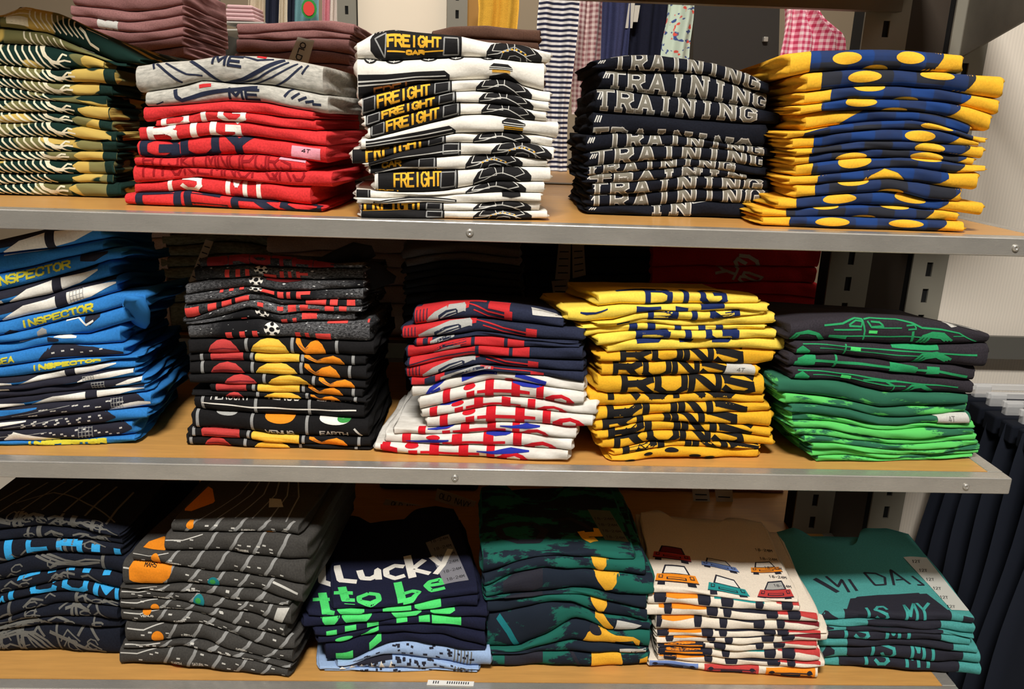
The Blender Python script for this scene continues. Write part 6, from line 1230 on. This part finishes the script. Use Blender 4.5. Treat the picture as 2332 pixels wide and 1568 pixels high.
hang_tag([(678, 84), (716, 92), (700, 150), (655, 140)], .60, 'white brand tag hanging down the rose pile', 'OLD N', [(697, 100), (676, 165), (664, 160), (686, 96)])
hang_tag([(468, 545), (486, 550), (446, 648), (430, 640)], .60, 'long white tag slanting down the grey-green pile', lines=6)
hang_tag([(1272, 556), (1300, 556), (1298, 636), (1264, 636)], .60, 'left one of two white tag strips behind yellow stack', lines=4)
hang_tag([(1303, 556), (1330, 556), (1334, 626), (1304, 634)], .60, 'right one of two white tag strips behind yellow stack', lines=4)
hang_tag([(1256, 640), (1296, 636), (1290, 690), (1262, 684)], .60, 'pale paper tag low beside the pale yellow shirts', lines=3)
hang_tag([(702, 1098), (752, 1098), (750, 1148), (716, 1158)], .58, 'white size tag standing left of the black pile', lines=3)
hang_tag([(650, 1140), (700, 1098), (722, 1104), (664, 1160)], .57, 'brand tag slanting up beside the slate grey stack', 'OLD NAVY', [(664, 1142), (706, 1104), (714, 1107), (672, 1150)])
hang_tag([(878, 1136), (968, 1152), (962, 1168), (872, 1148)], .56, 'paper brand tag lying left above the Lucky stack', 'OLD NAVY', [(893, 1141), (960, 1154), (957, 1164), (890, 1150)])
hang_tag([(996, 1112), (1085, 1142), (1074, 1166), (990, 1138)], .56, 'paper brand tag lying right above the Lucky stack', 'OLD NAVY', [(1003, 1122), (1072, 1144), (1068, 1156), (1000, 1134)])
hang_tag([(1576, 1112), (1614, 1114), (1618, 1148), (1580, 1148)], .60, 'white tag hanging under shelf, left of two', lines=2)
hang_tag([(1628, 1114), (1668, 1116), (1670, 1162), (1634, 1160)], .60, 'white tag hanging under shelf, right of two', lines=2)

def hang(name, label, cat, L, Rr, Y, m, folds=5, amp=.012, th=.05, group=None):
    """hanging garment: two cloth faces between left and right outlines, softly folded"""
    ny_, nx_ = 16, 22; tl = np.linspace(0, 1, ny_)      # the hem hangs on below the piles in front
    L = list(L)+[(L[-1][0], L[-1][1]+130)]; Rr = list(Rr)+[(Rr[-1][0], Rr[-1][1]+130)]
    l = np.array(L, float); r = np.array(Rr, float)
    lx = np.stack([np.interp(tl, np.linspace(0, 1, len(l)), l[:, j]) for j in (0, 1)], 1); rx = np.stack([np.interp(tl, np.linspace(0, 1, len(r)), r[:, j]) for j in (0, 1)], 1)
    V = []; UV = []; sd = len(label)
    for s in (0, 1):
        for i in range(ny_):
            a, b = at_y(*lx[i], Y), at_y(*rx[i], Y)
            for j in range(nx_):
                g = j/(nx_-1); p = a+(b-a)*g; w_ = amp*math.sin(g*math.pi*folds+sd+i*.12)+amp*.4*math.sin(g*math.pi*folds*2.3+i*.2)
                e = (1-(2*g-1)**6); V.append((p[0], p[1]+w_+(th*e if s else 0), p[2])); UV.append((p[0]+sd+s, p[2]))
    Fc = []; N_ = nx_*ny_
    for i in range(ny_-1):
        for j in range(nx_-1):
            q = (i*nx_+j, (i+1)*nx_+j, (i+1)*nx_+j+1, i*nx_+j+1); Fc.append(q); Fc.append(tuple(N_+k for k in q[::-1]))
        for j in (0, nx_-1): Fc.append((i*nx_+j, (i+1)*nx_+j, N_+(i+1)*nx_+j, N_+i*nx_+j))
    for i in (0, ny_-1):
        for j in range(nx_-1): Fc.append((i*nx_+j, i*nx_+j+1, N_+i*nx_+j+1, N_+i*nx_+j))
    o = mesh_obj(name, V, Fc, m, uv=UV); return tag(o, label, cat, group)
banded('navy_stripe', (32, 34, 62), (232, 228, 224), .011); banded('pink_gingham', (196, 60, 96), (244, 214, 216), .012, a2=(226, 140, 160)); banded('grey_gingham', (150, 96, 100), (220, 200, 194), .012, a2=(190, 160, 156))
m, nt, bs = newmat('floral'); v = uvnode(nt); MATS['floral'] = m
c0 = mix(nt, ramp(nt, noise(nt, v, 75, 1), [(.6, (0, 0, 0, 1)), (.63, (1, 1, 1, 1))]), lin((198, 214, 196)), lin((60, 80, 140)))
c1 = mix(nt, ramp(nt, noise(nt, uvnode(nt, (1, 1, 1), rot=1.1), 60, 1), [(.63, (0, 0, 0, 1)), (.66, (1, 1, 1, 1))]), c0, lin((222, 84, 70)))
nt.links.new(c1, bs.inputs['Base Color']); bs.inputs['Roughness'].default_value = .9
hang('hanging_romper', 'navy and white striped garment hanging behind freight stack', 'clothes', [(1232, -40), (1222, 60), (1232, 150), (1244, 270)], [(1322, -40), (1316, 60), (1310, 120), (1292, 270)], .95, MATS['navy_stripe'], 3, .01)
hang('hanging_dress', 'grey-pink gingham garment between striped and navy clothes', 'clothes', [(1310, -40), (1308, 40), (1302, 130)], [(1378, -40), (1376, 40), (1370, 130)], 1.08, MATS['grey_gingham'], 4)
M_nv2 = fabric('blue_denim', (58, 62, 96)); M_nv3 = fabric('deep_navy_cloth', (26, 28, 44))
hang('hanging_trousers', 'slate blue trousers hanging behind training stack', 'clothes', [(1372, -40), (1370, 60), (1368, 160)], [(1440, -40), (1436, 60), (1426, 160)], 1.0, M_nv2, 3)
trs = hang('hanging_trousers', 'dark navy trousers with white tag behind training stack', 'clothes', [(1428, -40), (1424, 60), (1420, 160)], [(1530, -40), (1524, 60), (1518, 160)], 1.04, M_nv3, 4)
hang('hanging_leggings', 'pale green floral leggings hanging behind training stack', 'clothes', [(1530, -40), (1522, 40), (1510, 100), (1502, 170)], [(1584, -40), (1580, 40), (1572, 100), (1568, 170)], .98, MATS['floral'], 2)
hang('hanging_blouse', 'pink gingham blouse hanging left of the slotted upright', 'clothes', [(1800, -10), (1796, 40), (1786, 90), (1772, 150)], [(1850, -10), (1880, 40), (1928, 80), (1932, 150)], .86, MATS['pink_gingham'], 5)
for c4 in ([(1432, 8), (1446, 6), (1440, 64), (1424, 64)], [(1446, 12), (1458, 12), (1452, 50), (1442, 50)]):
    t_ = slab('swing_tag', c4, 1.012, .0012, M_tag, trs); t_['label'] = 'white swing tag'
cb = tag(slab('cabinet', [(1582, -60), (1778, -60), (1770, 260), (1576, 260)], 1.25, .5, plain('dark_cabinet', (40, 35, 30), .6)), 'dark brown cabinet behind the training stack', 'cabinet')
p = at_y(1742, 90, 1.245); box('knob', (p[0]-.006, 1.235, p[2]-.006), (p[0]+.006, 1.25, p[2]+.006), M_steel, cb, .002)
tag(slab('wall_panel', [(812, -60), (1018, -60), (1014, 260), (806, 260)], 1.95, .03, plain('cream_panel', (240, 226, 204), .6)), 'cream wall panel between two grey uprights in the shop beyond', 'wall panel')
for (x0, x1, lb) in ((768, 811, 'grey slotted upright left of the cream panel'), (1018, 1064, 'grey slotted upright right of the cream panel')):
    a, b = at_y(x0, 30, 1.9), at_y(x1, 30, 1.9); slotted_upright(float(a[0]), float(b[0]), 1.9, lb, .055, .2, 1.4, .7)
hang('hanging_dress', 'yellow dress hanging right of the cream panel', 'clothes', [(1086, -60), (1090, 20), (1084, 130)], [(1184, -60), (1182, 20), (1172, 130)], 1.7, fabric('dress_yellow', (226, 172, 62)), 4)
tag(slab('wood_post', [(1066, -60), (1092, -60), (1088, 200), (1062, 200)], 1.95, .05, plain('amber_wood', (172, 122, 40), .5)), 'amber wooden post beside the yellow dress', 'post')
# far display, left of the cream panel
for k, (x0, x1, c, lb) in enumerate(((455, 482, (40, 44, 56), 'dark garment at left of far rack'), (562, 606, (196, 184, 158), 'tan coat on far rack'), (606, 636, (36, 40, 56), 'navy top on far rack beside tan coat'), (634, 656, (214, 200, 176), 'cream top on far rack'), (654, 672, (40, 44, 58), 'narrow navy top on far rack'), (668, 726, (112, 156, 162), 'teal T-shirt on far rack with round print'), (732, 752, (222, 150, 160), 'pink striped garment on far rack'), (750, 768, (226, 214, 204), 'white ruffled garment on far rack'))):
    g = hang('hanging_garment', lb, 'clothes', [(x0+2, -60), (x0, 30), (x0-2, 120)], [(x1, -60), (x1-1, 30), (x1, 120)], 2.3+.01*k, fabric(f'far_cloth_{k}', c), 3, .012)
    if k == 5:
        for r0, cc in ((15, 'leaf'), (11, 'coral')):
            c = at_y(704, 20, 2.27); V = [(c[0], c[1]-.001*(16-r0), c[2])]+[(c[0]+r0*.0019*math.cos(t*.449), c[1]-.001*(16-r0), c[2]+r0*.0023*math.sin(t*.449)) for t in range(14)]
            mesh_obj('printed_graphic', V, [(0, 1+t, 1+(t+1) % 14) for t in range(14)], ink(cc), g, smooth=False)
fr = tag(empty('far_rack', (0, 0, 0)), 'dark far display rack with thin shelves behind pink piles', 'rack')
slab('post', [(478, -60), (498, -60), (492, 200), (472, 200)], 2.2, .03, M_grey, fr)
slab('shelf_board', [(500, 48), (600, 50), (600, 53), (500, 51)], 2.15, .3, plain('rack_white', (210, 206, 198), .5), fr); slab('shelf_board', [(478, 66), (560, 66), (560, 69), (478, 69)], 2.15, .3, MATS['rack_white'], fr)
slab('back_board', [(455, 68), (600, 68), (600, 260), (455, 260)], 2.5, .03, plain('rack_dark', (70, 66, 58), .6), fr)
for k in range(4):
    y0 = 46-9*k; z0, z1 = at_y(540, y0, 2.16)[2], at_y(540, y0-8.4, 2.16)[2]; a, b = at_y(506+3*k, y0, 2.16)[0], at_y(580-2*k, y0, 2.16)[0]
    tag(box('folded_sweater', (a, 2.16, z0), (b, 2.36, z1), fabric('far_pink', (230, 190, 192)), None, .007), f'pale pink sweater on far shelf, {ORD[k]} from bottom', 'sweater', 'pink sweaters far away')
# price label lying on the lowest shelf
z = -H2+.0004; P = [at_z(*c, z) for c in ((975, 1548), (1080, 1552), (1078, 1562), (972, 1559))]
V = [tuple(p) for p in P]+[(p[0], p[1], p[2]+.0008) for p in P]
lb = tag(mesh_obj('price_label', V, [(3, 2, 1, 0), (4, 5, 6, 7), (0, 1, 5, 4), (1, 2, 6, 5), (2, 3, 7, 6), (3, 0, 4, 7)], plain('label_paper', (238, 236, 230), .5), smooth=False), 'white barcode label on front edge of lowest shelf below Lucky stack', 'label')
V, Fc = [], []
for k in range(16):
    if k in (3, 4, 5): continue
    for c in ((.12+.05*k, .25), (.12+.05*k+.022, .25), (.12+.05*k+.022, .8), (.12+.05*k, .8)):
        u, v_ = c; p = (1-v_)*((1-u)*P[3]+u*P[2])+v_*((1-u)*P[0]+u*P[1]); V.append((p[0], p[1], p[2]+.0011))
    b0 = len(V); Fc.append((b0-4, b0-3, b0-2, b0-1))
mesh_obj('printed_bars', V, Fc, ink('slate'), lb, smooth=False)
